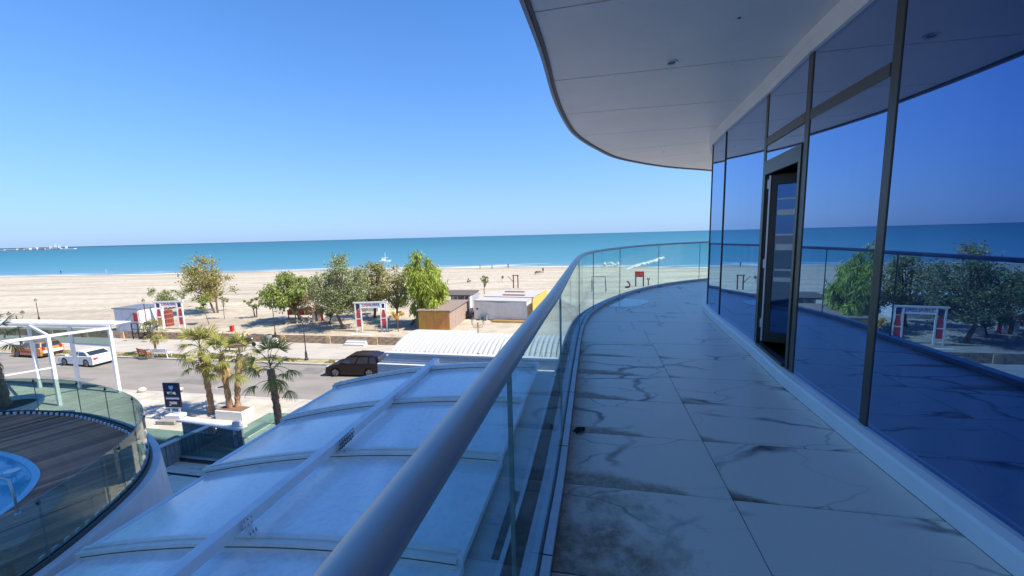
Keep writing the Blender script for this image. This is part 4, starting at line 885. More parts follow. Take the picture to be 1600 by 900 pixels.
# sign board
BD = gp(275, 657, .12); sgn = thing('sign_board', 'navy advertising board with light blue heart logo on a white stand on the pavement', 'sign', BD, ROT_A + .1)
NAVY = mat('navy_print', (.012, .014, .05), .35); LBL = mat('light_blue_print', (.12, .42, .75), .4); WPR = mat('white_print', (.75, .77, .8), .4)
MB().box((0, 0, 1.62), (1.12, .06, 1.64)).build('board', NAVY, sgn, bevel=.01)
hm = MB(); hpts = []
for k in range(40):
    t_ = 2 * math.pi * k / 40; hpts.append((.0105 * 16 * math.sin(t_) ** 3, 2.13 + .0115 * (13 * math.cos(t_) - 5 * math.cos(2 * t_) - 2 * math.cos(3 * t_) - math.cos(4 * t_))))
hm.sprism(hpts, -.036, -.031); hm.build('heart_logo', LBL, sgn)
RX = Matrix.Rotation(math.pi / 2, 4, 'X')
text_obj('VITAL', .24, WPR, 'lettering', sgn, Matrix.Translation((0, -.033, 1.78)) @ RX)
for zc, wd, h_ in ((1.52, .86, .035), (1.43, .9, .06)): MB().box((0, -.033, zc), (wd, .006, h_)).build('print_line', LBL if h_ < .05 else WPR, sgn)
for zc, wd, xo in ((1.20, .5, 0), (1.11, .44, .04), (1.02, .12, -.2)): MB().box((xo, -.033, zc), (wd, .006, .045)).build('print_line', WPR, sgn)
MB().box((0, 0, .84), (1.1, .07, .03)).build('print_line', WPR, sgn)
MB().box((-.28, .05, .62), (.07, .07, .46)).box((.28, .05, .62), (.07, .07, .46)).build('stand', WHITE, sgn)
MB().box((0, .05, .32), (1.0, .5, .18)).box((0, .05, .42), (.8, .4, .06)).build('stand_base', WHITE, sgn, bevel=.02); MB().box((-.1, -.25, .12), (1.25, .75, .22)).build('crate', mat('grey_crate', (.28, .26, .25), .7, var=.2), sgn, bevel=.02)
# white stones at the pavement edge
for k, (px, py, r_, lb) in enumerate(((222, 612, .27, 'pale round boulder at the pavement edge left of the sign board'), (282, 610, .2, 'pale round boulder at the road edge behind the sign board'), (498, 629, .28, 'pale boulder on the pavement right of the dark palm'), (484, 639, .15, 'small pale stone beside the boulder near the enclosure'))):
    bd = thing('boulder', lb, 'boulder', gp(px, py, .12), random.uniform(0, 3), 'white boulders along the pavement edge')
    bm = bmesh.new(); bmesh.ops.create_icosphere(bm, subdivisions=2, radius=r_)
    for v in bm.verts: v.co *= 1 + random.uniform(-.09, .09); v.co.z = v.co.z * .72 + r_ * .5
    me = bpy.data.meshes.new('stone'); bm.to_mesh(me); bm.free(); me.materials.append(mat('pale_stone', (.60, .55, .46), .85, var=.12, vscale=3)); me.polygons.foreach_set('use_smooth', [True] * len(me.polygons)); place('stone', me, bd)
# rectangular planter with soil for the pair of palms
pl = thing('planter', 'long white planter box with brown soil under the twin palms', 'planter', gp(374, 652, .12), ROT_A)
MB().box((-.3, 0, .28), (2.0, .9, .56)).build('box', WHITE, pl, bevel=.03); MB().box((-.3, 0, .565), (1.8, .72, .03)).build('soil', mat('brown_soil', (.20, .11, .06), .95, var=.3, vscale=6), pl)

# ------------------------------------------------------------------ pergola
pg = thing('pergola', 'white steel pergola with slender posts and translucent back panels on the pavement', 'pergola', gp(187, 614, .12))
PH = 4.95
pA, pB, pC, pD = gp(187, 614, .1), gp(125, 608, .1), gp(94, 634, .1), gp(63, 606, .1); dAC = (pC - pA); dAB = (pB - pA)
pE = pC + dAC * 1.4; pF = pD + (pD - pB) * 1.1
for p in (pA, pB, pC, pD, pE, pF): mb = MB(); mb.box((p.x, p.y, PH / 2 + .1), (.19, .19, PH), ROT_A); mb.build('post', WHITE, pg, world=True, bevel=.015)
up_ = Vector((0, 0, PH))
for p, q_, z in ((pA - dAC * .02, pE, .0), (pA - dAB * .02, pF, .12), (pE, pF, .0), (pC, pD, .03), (pA, pB, -1.35), (pC - up_ * .0, pE, -2.2)):
    mb = MB(); mb.bar(p + up_ + Vector((0, 0, z)), q_ + up_ + Vector((0, 0, z)), .13, .17 if z > -1 else .08); mb.build('beam', WHITE, pg, world=True)
PGL = glass('pergola_panel', (.55, .66, .68), refl=.8)
for p, q_ in ((pA, pB), (pB, pD), (pD, pF)):
    mb = MB(); mb.bar(p.lerp(q_, .05) + up_ + Vector((0, 0, -.7)), p.lerp(q_, .95) + up_ + Vector((0, 0, -.7)), .03, 1.2); mb.build('back_panel', PGL, pg, world=True)
for k in range(14):
    f = .0 + k * .083; mb = MB(); a9 = pA.lerp(pF, f); mb.bar(a9 + up_ + Vector((0, 0, .26)), a9 + ET.to_3d() * 1.1 + up_ + Vector((0, 0, .26)), (pF - pA).length * .0805, .05); mb.build('roof_slat', WHITE, pg, world=True)
# ------------------------------------------------------------------ fan palms
FROND_L = leafmat('palm_leaf', (0.13, 0.165, 0.03), (0.42, 0.38, 0.09), .3); FROND_D = leafmat('dry_palm_leaf', (0.455, 0.298, 0.123), (0.600, 0.473, 0.210), .25); PST = mat('palm_petiole', (.12, .14, .04), .6)
FIB = mat('palm_trunk', (.36, .22, .125), .95, var=.4, vscale=9, bump=.6, bscale=30)
def frond_mesh(m, droop, seed, nbl=20, R=.72, Lp=.8):
    r = random.Random(seed); mb = MB()
    # petiole along +x, curving down
    pts = [Vector((Lp * f, 0, .10 * math.sin(f * 2) - droop * .25 * f * f)) for f in np.linspace(0, 1, 5)]
    mb.tube(pts, [.018, .016, .014, .012, .01], 5, 1); tip = pts[-1]
    for k in range(nbl):
        a = math.radians(-100 + 200 * (k + .5) / nbl) + r.uniform(-.05, .05); ln = R * (1 - .3 * abs(a) / 1.75) * r.uniform(.75, 1.1)
        d = Vector((math.cos(a), math.sin(a), .12 - .1 * abs(a))).normalized(); sd_ = Vector((-math.sin(a), math.cos(a), 0)); w_ = R * .034
        prev = None; P = []
        for f in (0.03, .45, .75, 1.0):
            c = tip + d * ln * f + Vector((0, 0, -droop * ln * .75 * f ** 2.2)); hw = w_ * (.25 + 1.3 * f if f < .5 else (1.05 if f < .9 else .08)) * (.8 if f < .1 else 1)
            P.append((c - sd_ * hw, c + Vector((0, 0, .35 * hw)), c + sd_ * hw))
        o = len(mb.v); mb.v += [tuple(v) for tri in P for v in tri]
        for i in range(3):
            for j in range(2): mb.f.append((o + i * 3 + j, o + i * 3 + j + 1, o + i * 3 + 4 + j, o + i * 3 + 3 + j)); mb.m.append(0)
    return mb.mesh('frond', [m, PST], fix=False)
FG = [frond_mesh(FROND_L, dr, 10 + i) for i, dr in enumerate((.25, .55, .9))]; FD = [frond_mesh(FROND_D, dr, 30 + i) for i, dr in enumerate((1.0, 1.5))]
def palm(label, base, H, tr, nf, size, dead=4, lean=(0, 0), seed=0, low=0, group='fan palms on the forecourt'):
    r = random.Random(seed); t = thing('fan_palm', label, 'palm tree', base, 0, group); mb = MB(); pts = []; rs = []
    for k in range(25):
        f = k / 24; pts.append(Vector((lean[0] * f ** 1.5, lean[1] * f ** 1.5, H * f))); rs.append(tr * (1.0 - .12 * f) * r.uniform(.82, 1.2) * (1.15 if f > .8 else 1))
    mb.tube(pts, rs, 12)
    for k in range(150):                                         # ragged fibre and leaf-base stubs
        f = r.uniform(.03, 1); a = r.uniform(0, 6.28); c = Vector((lean[0] * f ** 1.5, lean[1] * f ** 1.5, H * f)); o = Vector((math.cos(a), math.sin(a), 0)); p = c + o * tr * .85; s_ = Vector((-o.y, o.x, 0)) * .03
        mb.add([p - s_, p + s_, p + o * tr * r.uniform(.25, .6) + Vector((0, 0, r.uniform(-.05, .14)))], [(0, 1, 2)])
    mb.build('trunk', FIB, t, fix=False); top = pts[-1]
    for k in range(nf):
        f = k / max(1, nf - 1); el_ = 1.35 - 1.75 * f + r.uniform(-.15, .15); az = k * 2.399 + r.uniform(-.3, .3)
        me = FG[0 if f < .35 else (1 if f < .7 else 2)]; sc_ = size * r.uniform(.85, 1.12)
        o = place('frond', me, t); o.matrix_basis = Matrix.Translation(top + Vector((0, 0, .05 + .18 * (1 - f)))) @ Matrix.Rotation(az, 4, 'Z') @ Matrix.Rotation(-el_, 4, 'Y') @ Matrix.Rotation(r.uniform(-.5, .5), 4, 'X') @ Matrix.Scale(sc_, 4)
    for k in range(dead):
        az = r.uniform(0, 6.28); o = place('dry_frond', FD[k % 2], t); o.matrix_basis = Matrix.Translation(top + Vector((0, 0, -.1 - .12 * k / 2))) @ Matrix.Rotation(az, 4, 'Z') @ Matrix.Rotation(r.uniform(.5, 1.1), 4, 'Y') @ Matrix.Scale(size * .8, 4)
    for k in range(low):
        az = r.uniform(0, 6.28); o = place('frond', FG[2], t); o.matrix_basis = Matrix.Translation(top + Vector((0, 0, -.55 - .5 * k / low))) @ Matrix.Rotation(az, 4, 'Z') @ Matrix.Rotation(r.uniform(.0, .5), 4, 'Y') @ Matrix.Scale(size * .9, 4)
    return t
def palm_at(label, bpx, top, **k):
    b = gp(*bpx, k.pop('z', .12)); H = height_at(b.x, b.y, top) - b.z; return palm(label, b, H, **k)
palm_at('sunlit fan palm with dry brown fronds behind the plank wall, leftmost of three', (332, 646), 546, tr=.17, nf=16, size=1.05, dead=6, seed=1, low=4, lean=(-.25, 0))
palm_at('sunlit fan palm in the middle of the three behind the plank wall', (361, 650), 558, tr=.17, nf=13, size=1.0, dead=4, seed=2, low=3, lean=(-.3, .2))
palm_at('sunlit fan palm nearest the white planter, right of its twin', (372, 648), 556, tr=.17, nf=14, size=1.0, dead=2, seed=3, low=4, lean=(.35, .3))
palm_at('dark shaded fan palm with lone ragged trunk beside the pool enclosure', (439, 684), 577, tr=.17, nf=12, size=1.0, dead=2, seed=14, low=2, lean=(-.15, 0), z=1.5)
lb_ = Vector((-19.7, 14.7, 4.3))
bwl = thing('white_bowl', 'white round bowl planter outside the deck glass holding the shaded palm', 'planter', lb_)
MB().lathe([(.35, 0), (.6, .1), (1.05, .55), (1.1, .75), (1.02, .75), (.9, .6), (.001, .58)], n=28).build('bowl', WHITE, bwl, smooth=True); MB().lathe([(.9, .62), (.5, .66), (.001, .68)], n=18).build('soil', mat('bowl_soil', (.05, .04, .03), .95), bwl)
led = MB(); led.prism([(-23, 14.0), (-18.0, 14.45), (-18.2, 15.8), (-23.2, 15.8)], 0, 4.3); tag(led.build('podium_ledge', RINGW), 'white podium ledge outside the deck glass under the bowl planter', 'ledge')
palm('dark fan palm in the white bowl by the pergola at the left edge', lb_ + Vector((.05, .1, .6)), 2.5, .14, 11, .8, dead=2, seed=21, lean=(-.35, .1))
# young palm on the promenade
palm_at('young thin palm on the promenade between the black stand and the bench', (244, 552), 519, tr=.09, nf=14, size=.95, dead=3, seed=8, group='fan palms on the promenade')

# ------------------------------------------------------------------ trees on the beach
def leaves(centers, n, size, seed, elong=1.0, droop=0.0):
    r = np.random.default_rng(seed); vs = np.zeros((n * 4, 3)); C = np.array([c[0] for c in centers]); Rd = np.array([c[1] for c in centers]); wts = Rd ** 2; wts = wts / wts.sum()
    idx = r.choice(len(C), n, p=wts); d = r.normal(size=(n, 3)); d /= np.linalg.norm(d, axis=1)[:, None]; rad = np.minimum(np.abs(r.normal(.62, .3, n)), 1.12)
    p = C[idx] + d * (Rd[idx] * rad)[:, None] * np.array([1, 1, .8]); p[:, 2] -= droop * r.uniform(0, 1, n) ** 2 * Rd[idx]
    u = r.normal(size=(n, 3)); 
    if elong > 1: u = u * .35 + np.array([0, 0, -1.0]) + d * .5
    u /= np.linalg.norm(u, axis=1)[:, None]; v = np.cross(u, r.normal(size=(n, 3))); v /= np.linalg.norm(v, axis=1)[:, None]
    s = size * r.uniform(.45, 1.6, n)[:, None]; a = u * s * elong; b = v * s * .55
    vs[0::4] = p - a * .5; vs[1::4] = p + b * .5; vs[2::4] = p + a * .5; vs[3::4] = p - b * .5
    return vs, [tuple(range(4 * i, 4 * i + 4)) for i in range(n)]
def tree(name, label, cat, bpx, top, crown, mat_, n, size, seed, nc=21, elong=1.0, droop=0.0, tr=.16, lean=0.0, group='trees on the beach', stems=1, bm_=TRUNK, flat=1.0):
    """crown = (px of centre, py of crown bottom, half width in px) measured at the tree's distance"""
    r = random.Random(seed); b = bp(*bpx); dist = (b - CAM).dot(_f); mpp = dist / FPX
    ztop = height_at(b.x, b.y, top); zbot = height_at(b.x, b.y, crown[1]); cx = (crown[0] - bpx[0]) * mpp; hw = crown[2] * mpp; hh = max(.3, (ztop - zbot) / 2); zc = (ztop + zbot) / 2 - b.z
    t = thing(name, label, cat, b, 0, group); cs = []
    for k in range(nc):
        for _ in range(30):
            d = Vector((r.uniform(-1, 1), r.uniform(-1, 1), r.uniform(-1, 1)))
            if d.length < 1 and d.length > .25: break
        rr_ = r.uniform(.13, .29); k_ = 1 - rr_ * r.choice((.75, .75, .6, .2)); prof = 1 - .25 * max(0, d.z)
        cs.append((Vector((cx + d.x * hw * k_ * prof, d.y * hw * k_ * prof * .9, zc + d.z * hh * k_)), min(hw, hh * 1.2) * rr_ * 1.25))
    vs, fs = leaves([(tuple(c), q) for c, q in cs], n, size, seed, elong, droop)
    me = bpy.data.meshes.new('crown'); me.from_pydata(vs.tolist(), [], fs); me.materials.append(mat_); place('crown', me, t)
    mb = MB(); zf = max(.4, (zc - hh * .7))
    for sidx in range(stems):
        so_ = (sidx - (stems - 1) / 2) * hw * .35; f0 = Vector((so_ * .35, 0, -.1)); f1 = Vector((cx * .55 + so_ * .7 + lean, r.uniform(-.1, .1), zf * .6)); f2 = Vector((cx + so_ + lean * .4, 0, zf + hh * .25))
        mb.tube([f0, f0.lerp(f1, .5) + Vector((r.uniform(-.06, .06), 0, 0)), f1, f2], [tr, tr * .85, tr * .75, tr * .5], 7)
        for c, q in cs[sidx::stems]:
            mid = f1.lerp(c, .5) + Vector((r.uniform(-.15, .15), r.uniform(-.15, .15), r.uniform(-.1, .2))); st_ = f1.lerp(f2, r.uniform(0, .8)); mb.tube([st_, mid, c], [tr * .42, tr * .28, tr * .1], 5, cap=False)
    mb.build('trunk', bm_, t, fix=False); return t
OLIVE = leafmat('olive_leaf', (0.175, 0.219, 0.088), (0.350, 0.385, 0.175)); AUT = leafmat('yellowing_leaf', (0.22, 0.21, 0.06), (0.42, 0.36, 0.12)); WIL = leafmat('willow_leaf', (0.228, 0.298, 0.044), (0.473, 0.542, 0.105)); DRY = leafmat('dry_shrub', (0.385, 0.298, 0.175), (0.525, 0.420, 0.228)); GRN = leafmat('green_leaf', (0.158, 0.228, 0.052), (0.333, 0.385, 0.105)); MIX = leafmat('mixed_leaf', (0.245, 0.263, 0.088), (0.455, 0.420, 0.175)); RUST = leafmat('rusty_leaf', (0.350, 0.245, 0.140), (0.473, 0.367, 0.210)); ORG = leafmat('orange_leaf', (0.600, 0.298, 0.052), (0.600, 0.455, 0.088))
tree('beach_tree', 'tall yellowing tree with thin twin trunks alone on the sand at the left', 'tree', (338, 489), 398, (333, 472, 44), AUT, 7182, 0.217, 11, nc=44, tr=.15, stems=2)
tree('bush', 'pale green straggly bush behind the left white gantry', 'bush', (272, 481), 444, (272, 478, 38), OLIVE, 3249, 0.191, 12, nc=28, tr=.06, stems=3, group='bushes on the beach')
tree('sapling', 'small green sapling on the sand right of the left gantry', 'tree', (327, 507), 461, (320, 487, 13), GRN, 1539, 0.140, 13, nc=16, tr=.05, group='saplings on the sand')
tree('sapling', 'thin bare-stemmed sapling under the tall yellowing tree', 'tree', (351, 498), 452, (352, 476, 9), AUT, 769, 0.127, 14, nc=12, tr=.04, group='saplings on the sand')
tree('sapling', 'small rounded olive tree standing alone left of the big trees', 'tree', (400, 496), 466, (400, 480, 18), OLIVE, 1881, 0.140, 15, nc=17, tr=.09, stems=2, group='saplings on the sand')
tree('beach_tree', 'spreading olive green tree at the left end of the grove over the stall', 'tree', (474, 503), 423, (454, 481, 46), GRN, 7866, 0.191, 16, nc=48, elong=1.8, droop=.5, tr=.22)
tree('beach_tree', 'rusty brown tree in the grove between the olive trees', 'tree', (500, 502), 432, (497, 492, 32), RUST, 3933, 0.178, 17, nc=28, tr=.15)
tree('beach_tree', 'large grey green tree with leaning trunk in front of the grove', 'tree', (537, 514), 394, (535, 494, 50), OLIVE, 11970, 0.191, 18, nc=64, tr=.2, lean=-.5)
tree('beach_tree', 'broad yellow green tree behind the right gantry', 'tree', (585, 497), 411, (588, 478, 46), MIX, 8208, 0.191, 19, nc=48, tr=.2)
tree('beach_tree', 'dense mid green tree between the right gantry and the willow', 'tree', (621, 500), 414, (622, 486, 34), MIX, 5130, 0.178, 20, nc=32, tr=.16)
tree('willow', 'bright green weeping willow at the right end of the grove over the orange shed', 'tree', (641, 508), 390, (666, 503, 39), WIL, 20000, .15, 22, nc=60, elong=3.2, droop=1.2, tr=.17)
tree('beach_tree', 'dark green low tree under the grove behind the stall', 'tree', (515, 506), 462, (519, 498, 22), OLIVE, 3078, 0.165, 23, nc=20, tr=.1)
tree('sapling', 'small orange autumn sapling beside the right gantry', 'tree', (623, 518), 483, (622, 501, 12), ORG, 420, .17, 24, nc=9, tr=.05, group='saplings on the sand')
tree('sapling', 'small thin tree on the open beach beyond the white containers', 'tree', (757, 459), 430, (757, 446, 10), OLIVE, 718, 0.191, 25, nc=13, tr=.09, group='saplings on the sand')
tree('bush', 'tiny dry shrub on the beach behind the grey shelter', 'bush', (731, 441), 435, (731, 441, 5), DRY, 160, .3, 26, nc=7, tr=.05, group='bushes on the beach')
tree('bush', 'low dry mound of brush on the sand near the waterline', 'bush', (841, 428), 423, (841, 428, 8), DRY, 260, .4, 27, nc=9, tr=.05, group='bushes on the beach', flat=.4)
lf2, fc2 = leaves([((0, 0, 2.15), .45), ((.5, .1, 2.0), .35), ((-.4, 0, 2.05), .35)], 420, .2, 77)
# ------------------------------------------------------------------ gantries
GR = mat('gantry_white', (.76, .76, .75), .5); GRED = mat('gantry_red', (.55, .05, .06), .55); GNAVY = mat('gantry_navy', (.03, .035, .14), .5)
RX = Matrix.Rotation(math.pi / 2, 4, 'X')
def gantry(label, pl_, pr_, top):
    L_, R2 = bp(*pl_), bp(*pr_); c = (L_ + R2) / 2; d = R2 - L_; ang = math.atan2(d.y, d.x); wd = d.length; H = height_at(c.x, c.y, top) - c.z
    t = thing('gantry', label, 'gantry', c, ang, 'white beach entrance gantries'); 
    for s_ in (-1, 1):
        x = s_ * wd / 2
        for k in (-1, 1): MB().box((x + k * .30, 0, H / 2 - .1), (.12, .12, H + .2)).build('post', GR, t)
        MB().box((x, 0, H * .30), (.46, .06, H * .26)).build('red_panel', GRED, t); 
        up = MB(); up.add([(x - .23, -.03, H * .47), (x + .23, -.03, H * .47), (x + .12, -.03, H * .74), (x - .12, -.03, H * .74), (x - .23, .03, H * .47), (x + .23, .03, H * .47), (x + .12, .03, H * .74), (x - .12, .03, H * .74)], [(0, 1, 2, 3), (7, 6, 5, 4), (0, 4, 5, 1), (1, 5, 6, 2), (2, 6, 7, 3), (3, 7, 4, 0)]); up.build('red_panel', GRED, t)
        MB().box((x, 0, H * .86), (.3, .05, .5)).build('navy_panel', GNAVY, t)
        for zc in (.06, .44, .97): MB().box((x, 0, H * zc), (.55, .09, .1)).build('rung', GR, t)
    bm = MB(); bm.box((0, 0, H - .02), (wd + 1.0, .16, .12)); bm.box((0, 0, H - .62), (wd - .6, .1, .08)); bm.build('beam', GR, t)
    sb = MB().box((0, 0, H - .33), (wd - .7, .05, .56)).build('sign_panel', GR, t)
    text_obj('CUBA', .46, RED, 'lettering', sb, Matrix.Translation((-wd * .205, -.03, H - .33)) @ RX); text_obj('LIBRE', .46, BLUEPAINT, 'lettering', sb, Matrix.Translation((wd * .195, -.03, H - .33)) @ RX)
    return t
gantry('white entrance gantry with red panels beside the grey shack at the left', (252, 515), (285, 514), 471)
gantry('white entrance gantry with red panels in front of the grove at the stone steps', (562, 518), (601, 517), 472)

# ------------------------------------------------------------------ street lamps
LGL = glass('lantern_glass', (.85, .87, .85), refl=1.0); FROST = mat('frosted_glass', (.75, .75, .70), .4)
def lamp(label, base, H, heads, ang=0.0):
    t = thing('street_lamp', label, 'street lamp', base, ang, 'old fashioned street lamps along the promenade')
    MB().lathe([(.17, 0), (.17, .12), (.11, .2), (.10, .7), (.06, .8), (.045, 1.0), (.04, H * .6), (.032, H - .5), (.05, H - .48), (.03, H - .3)], n=10).build('pole', DARKMETAL, t, smooth=False)
    pos = [(0, 0, H - .32)] if heads == 1 else [(.48 * math.cos(2 * math.pi * k / heads), .48 * math.sin(2 * math.pi * k / heads), H - .42) for k in range(heads)]
    if heads == 2: pos.append((0, 0, H - .25)) if False else None
    for x, y, z in pos:
        if heads > 1:
            u = Vector((x, y, 0)); MB().tube([Vector((0, 0, H - .55)), u * .35 + Vector((0, 0, H - .78)), u * .8 + Vector((0, 0, H - .72)), u + Vector((0, 0, z - H + H))], .018, 6).build('arm', DARKMETAL, t)
            MB().tube([u * .25 + Vector((0, 0, H - .62)), u * .5 + Vector((0, 0, H - .5)), u * .6 + Vector((0, 0, H - .62)), u * .5 + Vector((0, 0, H - .68))], .012, 5).build('scroll', DARKMETAL, t)
        ln = MB().lathe([(.05, z), (.07, z + .03), (.17, z + .36), (.001, z + .37)], (x, y, 0), 6).build('lantern', LGL, t)
        MB().lathe([(.185, z + .37), (.19, z + .39), (.11, z + .52), (.04, z + .56), (.035, z + .64), (.001, z + .68)], (x, y, 0), 6).build('lantern_cap', DARKMETAL, ln)
        MB().lathe([(.02, z + .03), (.06, z + .1), (.05, z + .25), (.001, z + .28)], (x, y, 0), 8).build('bulb', FROST, ln)
    return t
def lamp_at(label, bpx, top, heads, ang=0, zb=.12, beach_=False):
    b = bp(*bpx) if beach_ else gp(*bpx, zb); lamp(label, b, height_at(b.x, b.y, top) - b.z, heads, ang)
lamp_at('single lantern street lamp beside the grey litter bin at the stone wall', (431, 530), 473, 1, zb=.5)
lamp_at('street lamp with a ring of four lanterns between the dark palm and the road', (479, 562), 499, 4, .6)
lamp_at('single lantern street lamp in front of the willow near the corrugated roof', (653, 532), 475, 1, zb=.6)
lamp_at('single lantern street lamp far left on the sand', (62, 504), 470, 1, beach_=True)
lamp_at('single lantern street lamp between the grey shack and the black stand', (232, 525), 471, 1, zb=.8)
# two lamps whose posts stand behind the roofs
b = T(gp(748, 545, .12).dot(Vector((ES.x, ES.y, 0))), 33.0, .12); q_ = gp(748, 545, .12); b = Vector((q_.x * 32.6 / q_.y, 32.6, .12)); lamp('double lantern street lamp rising behind the corrugated roof', b, height_at(b.x, b.y, 498) - b.z, 2, ROT_S)
q_ = gp(34, 540, .12); lamp('double lantern street lamp rising above the pergola roof', Vector((q_.x, q_.y, .12)), height_at(q_.x, q_.y, 489) - .12, 2, .9)

# ------------------------------------------------------------------ vehicles
TYRE = mat('tyre_rubber', (.02, .02, .021), .75); ALLOY = mat('alloy', (.55, .55, .56), .3, metal=.8); CGLASS = mat('car_glass', (.03, .034, .042), .04, spec=1.0); LENS = mat('lamp_lens', (.7, .72, .74), .1); TAIL = mat('tail_light', (.45, .015, .02), .2); TRIM = mat('black_trim', (.02, .02, .02), .5); PLATE = mat('number_plate', (.7, .7, .7), .5)
def car(name, label, cat, pos, heading, paint, L, Wd, Hh, kind, belt, low=None):
    t = thing(name, label, cat, pos, heading)                  # drives towards +x
    h = Wd / 2; fx, rx = L / 2, -L / 2; wr = .34; wf, wb = fx - .92, rx + .95
    def arch(xc): return [(xc + .42 * math.cos(a), max(.2, wr + .42 * math.sin(a))) for a in np.linspace(math.pi + .35, -.35, 9)]
    if kind == 'suv':    hood = [(rx + .04, .95), (rx, .62), (rx + .05, .32)]; up = [(fx - .02, .50), (fx - .08, .74), (fx - .5, .92), (fx - 1.25, belt + .02), (rx + .1, belt + .08)]
    else:                hood = [(rx + .02, .92), (rx, .6), (rx + .06, .3)]; up = [(fx, .48), (fx - .1, .66), (fx - .45, .78), (fx - 1.35, belt), (rx + .9, belt + .06), (rx + .12, belt + .1)]
    prof = hood + [(rx + .08, .22)] + arch(wb) + arch(wf) + [(fx - .1, .22), (fx + .01, .34)] + up
    nP = len(prof); mb = MB(); ys = (-h, -h * .93, h * .93, h); 
    def ring_(y, k): return [(x * (1 - .025 * k), y, z - (.02 * k if z > .8 else 0)) for x, z in prof]
    vs = ring_(-h, 1) + [(x, -h * .9, z) for x, z in prof] + [(x, h * .9, z) for x, z in prof] + ring_(h, 1)
    fs = [tuple(range(nP)), tuple(range(3 * nP, 4 * nP))[::-1]]
    for k in range(3):
        for i in range(nP): fs.append((k * nP + i, (k + 1) * nP + i, (k + 1) * nP + (i + 1) % nP, k * nP + (i + 1) % nP))
    mb.add(vs, fs); bo = mb.build('body', paint, t, bevel=0)
    # cabin
    if kind == 'suv': base = [(fx - 1.15, belt), (rx + .06, belt + .06)]; topx = [(fx - 2.0, Hh - .06), (fx - 2.5, Hh), (rx + .75, Hh - .02), (rx + .28, Hh - .1)]
    else: base = [(fx - 1.3, belt - .02), (rx + .55, belt + .06)]; topx = [(fx - 2.15, Hh - .06), (fx - 2.6, Hh), (rx + 1.75, Hh - .02), (rx + 1.25, Hh - .10)]
    pr = [base[0]] + topx + [base[1]]; hb, ht = h * .92, h * .74
    def hw(z): return hb + (ht - hb) * (z - belt) / (Hh - belt)
    mb = MB(); N = len(pr); vs = [(x, -hw(z), z) for x, z in pr] + [(x, hw(z), z) for x, z in pr]
    mb.add(vs, [tuple(range(N)), tuple(range(N, 2 * N))[::-1]] + [(i, N + i, N + (i + 1) % N, (i + 1) % N) for i in range(N)]); mb.build('cabin', paint, t, bevel=.035, smooth=False)
    # glazing, each pane set proud of the cabin
    def side(poly, y):
        m = MB(); e = .012 * (1 if y > 0 else -1); P = [(x, y * hw(z) + e, z) for x, z in poly]; Q = [(x, y * hw(z) - e * .5, z) for x, z in poly]; n_ = len(P)
        m.add(P + Q, [tuple(range(n_)), tuple(range(n_, 2 * n_))] + [(i, (i + 1) % n_, n_ + (i + 1) % n_, n_ + i) for i in range(n_)]); return m.build('window', CGLASS, t)
    zb, zt = belt + .07, Hh - .14
    def xat(z, a, b): return a[0] + (b[0] - a[0]) * (z - a[1]) / (b[1] - a[1])
    xf0, xf1 = xat(zb, pr[0], pr[1]) - .14, xat(zt, pr[0], pr[1]) - .1; xr0, xr1 = xat(zb, pr[-1], pr[-2]) + .2, xat(zt, pr[-1], pr[-2]) + .14
    cuts_ = [0, .40, .76, 1] if kind == 'suv' else [0, .47, 1]
    for sgn in (-1, 1):
        for k in range(len(cuts_) - 1):
            a, b2 = cuts_[k], cuts_[k + 1]; g_ = .025
            side([(xf0 + (xr0 - xf0) * (a + (g_ if k else 0)), zb), (xf1 + (xr1 - xf1) * (a + (g_ if k else 0)), zt), (xf1 + (xr1 - xf1) * (b2 - g_), zt), (xf0 + (xr0 - xf0) * (b2 - g_), zb)], sgn)
    def screen(a, b2, name):
        m = MB(); nx = Vector((b2[1] - a[1], 0, -(b2[0] - a[0]))).normalized(); nx *= 1 if (nx.x > 0) == (a[0] > 0) else -1
        P = []
        for f in (.1, .93):
            x, z = a[0] + (b2[0] - a[0]) * f, a[1] + (b2[1] - a[1]) * f; P.append((x, z, hw(z) - .07))
        vs = [Vector((P[0][0], -P[0][2], P[0][1])), Vector((P[0][0], P[0][2], P[0][1])), Vector((P[1][0], P[1][2], P[1][1])), Vector((P[1][0], -P[1][2], P[1][1]))]
        vs2 = [v + nx * .014 for v in vs] + [v - nx * .004 for v in vs]; m.add(vs2, [(0, 1, 2, 3), (7, 6, 5, 4), (0, 4, 5, 1), (1, 5, 6, 2), (2, 6, 7, 3), (3, 7, 4, 0)]); m.build(name, CGLASS, t)
    screen(pr[0], pr[1], 'windscreen'); screen(pr[-1], pr[-2], 'rear_window')
    for xc in (wf, wb):
        for sgn in (-1, 1):
            y = sgn * (h - .10); wh = MB(); wh.lathe([(.20, -.10), (.31, -.11), (wr, -.07), (wr, .07), (.31, .11), (.20, .10)], (xc, y, wr), 24, axis='Y'); w_ = wh.build('wheel', TYRE, t, smooth=False)
            rm2 = MB(); rm2.lathe([(.05, 0), (.23, 0), (.23, sgn * .105), (.205, sgn * .112), (.20, sgn * .04), (.05, sgn * .05)], (xc, y, wr), 20, axis='Y')
            for k in range(5):
                a = 2 * math.pi * k / 5 + .3; rm2.bar((xc + .04 * math.cos(a), y + sgn * .095, wr + .04 * math.sin(a)), (xc + .215 * math.cos(a), y + sgn * .1, wr + .215 * math.sin(a)), .05, .03)
            rm2.build('rim', ALLOY, w_)
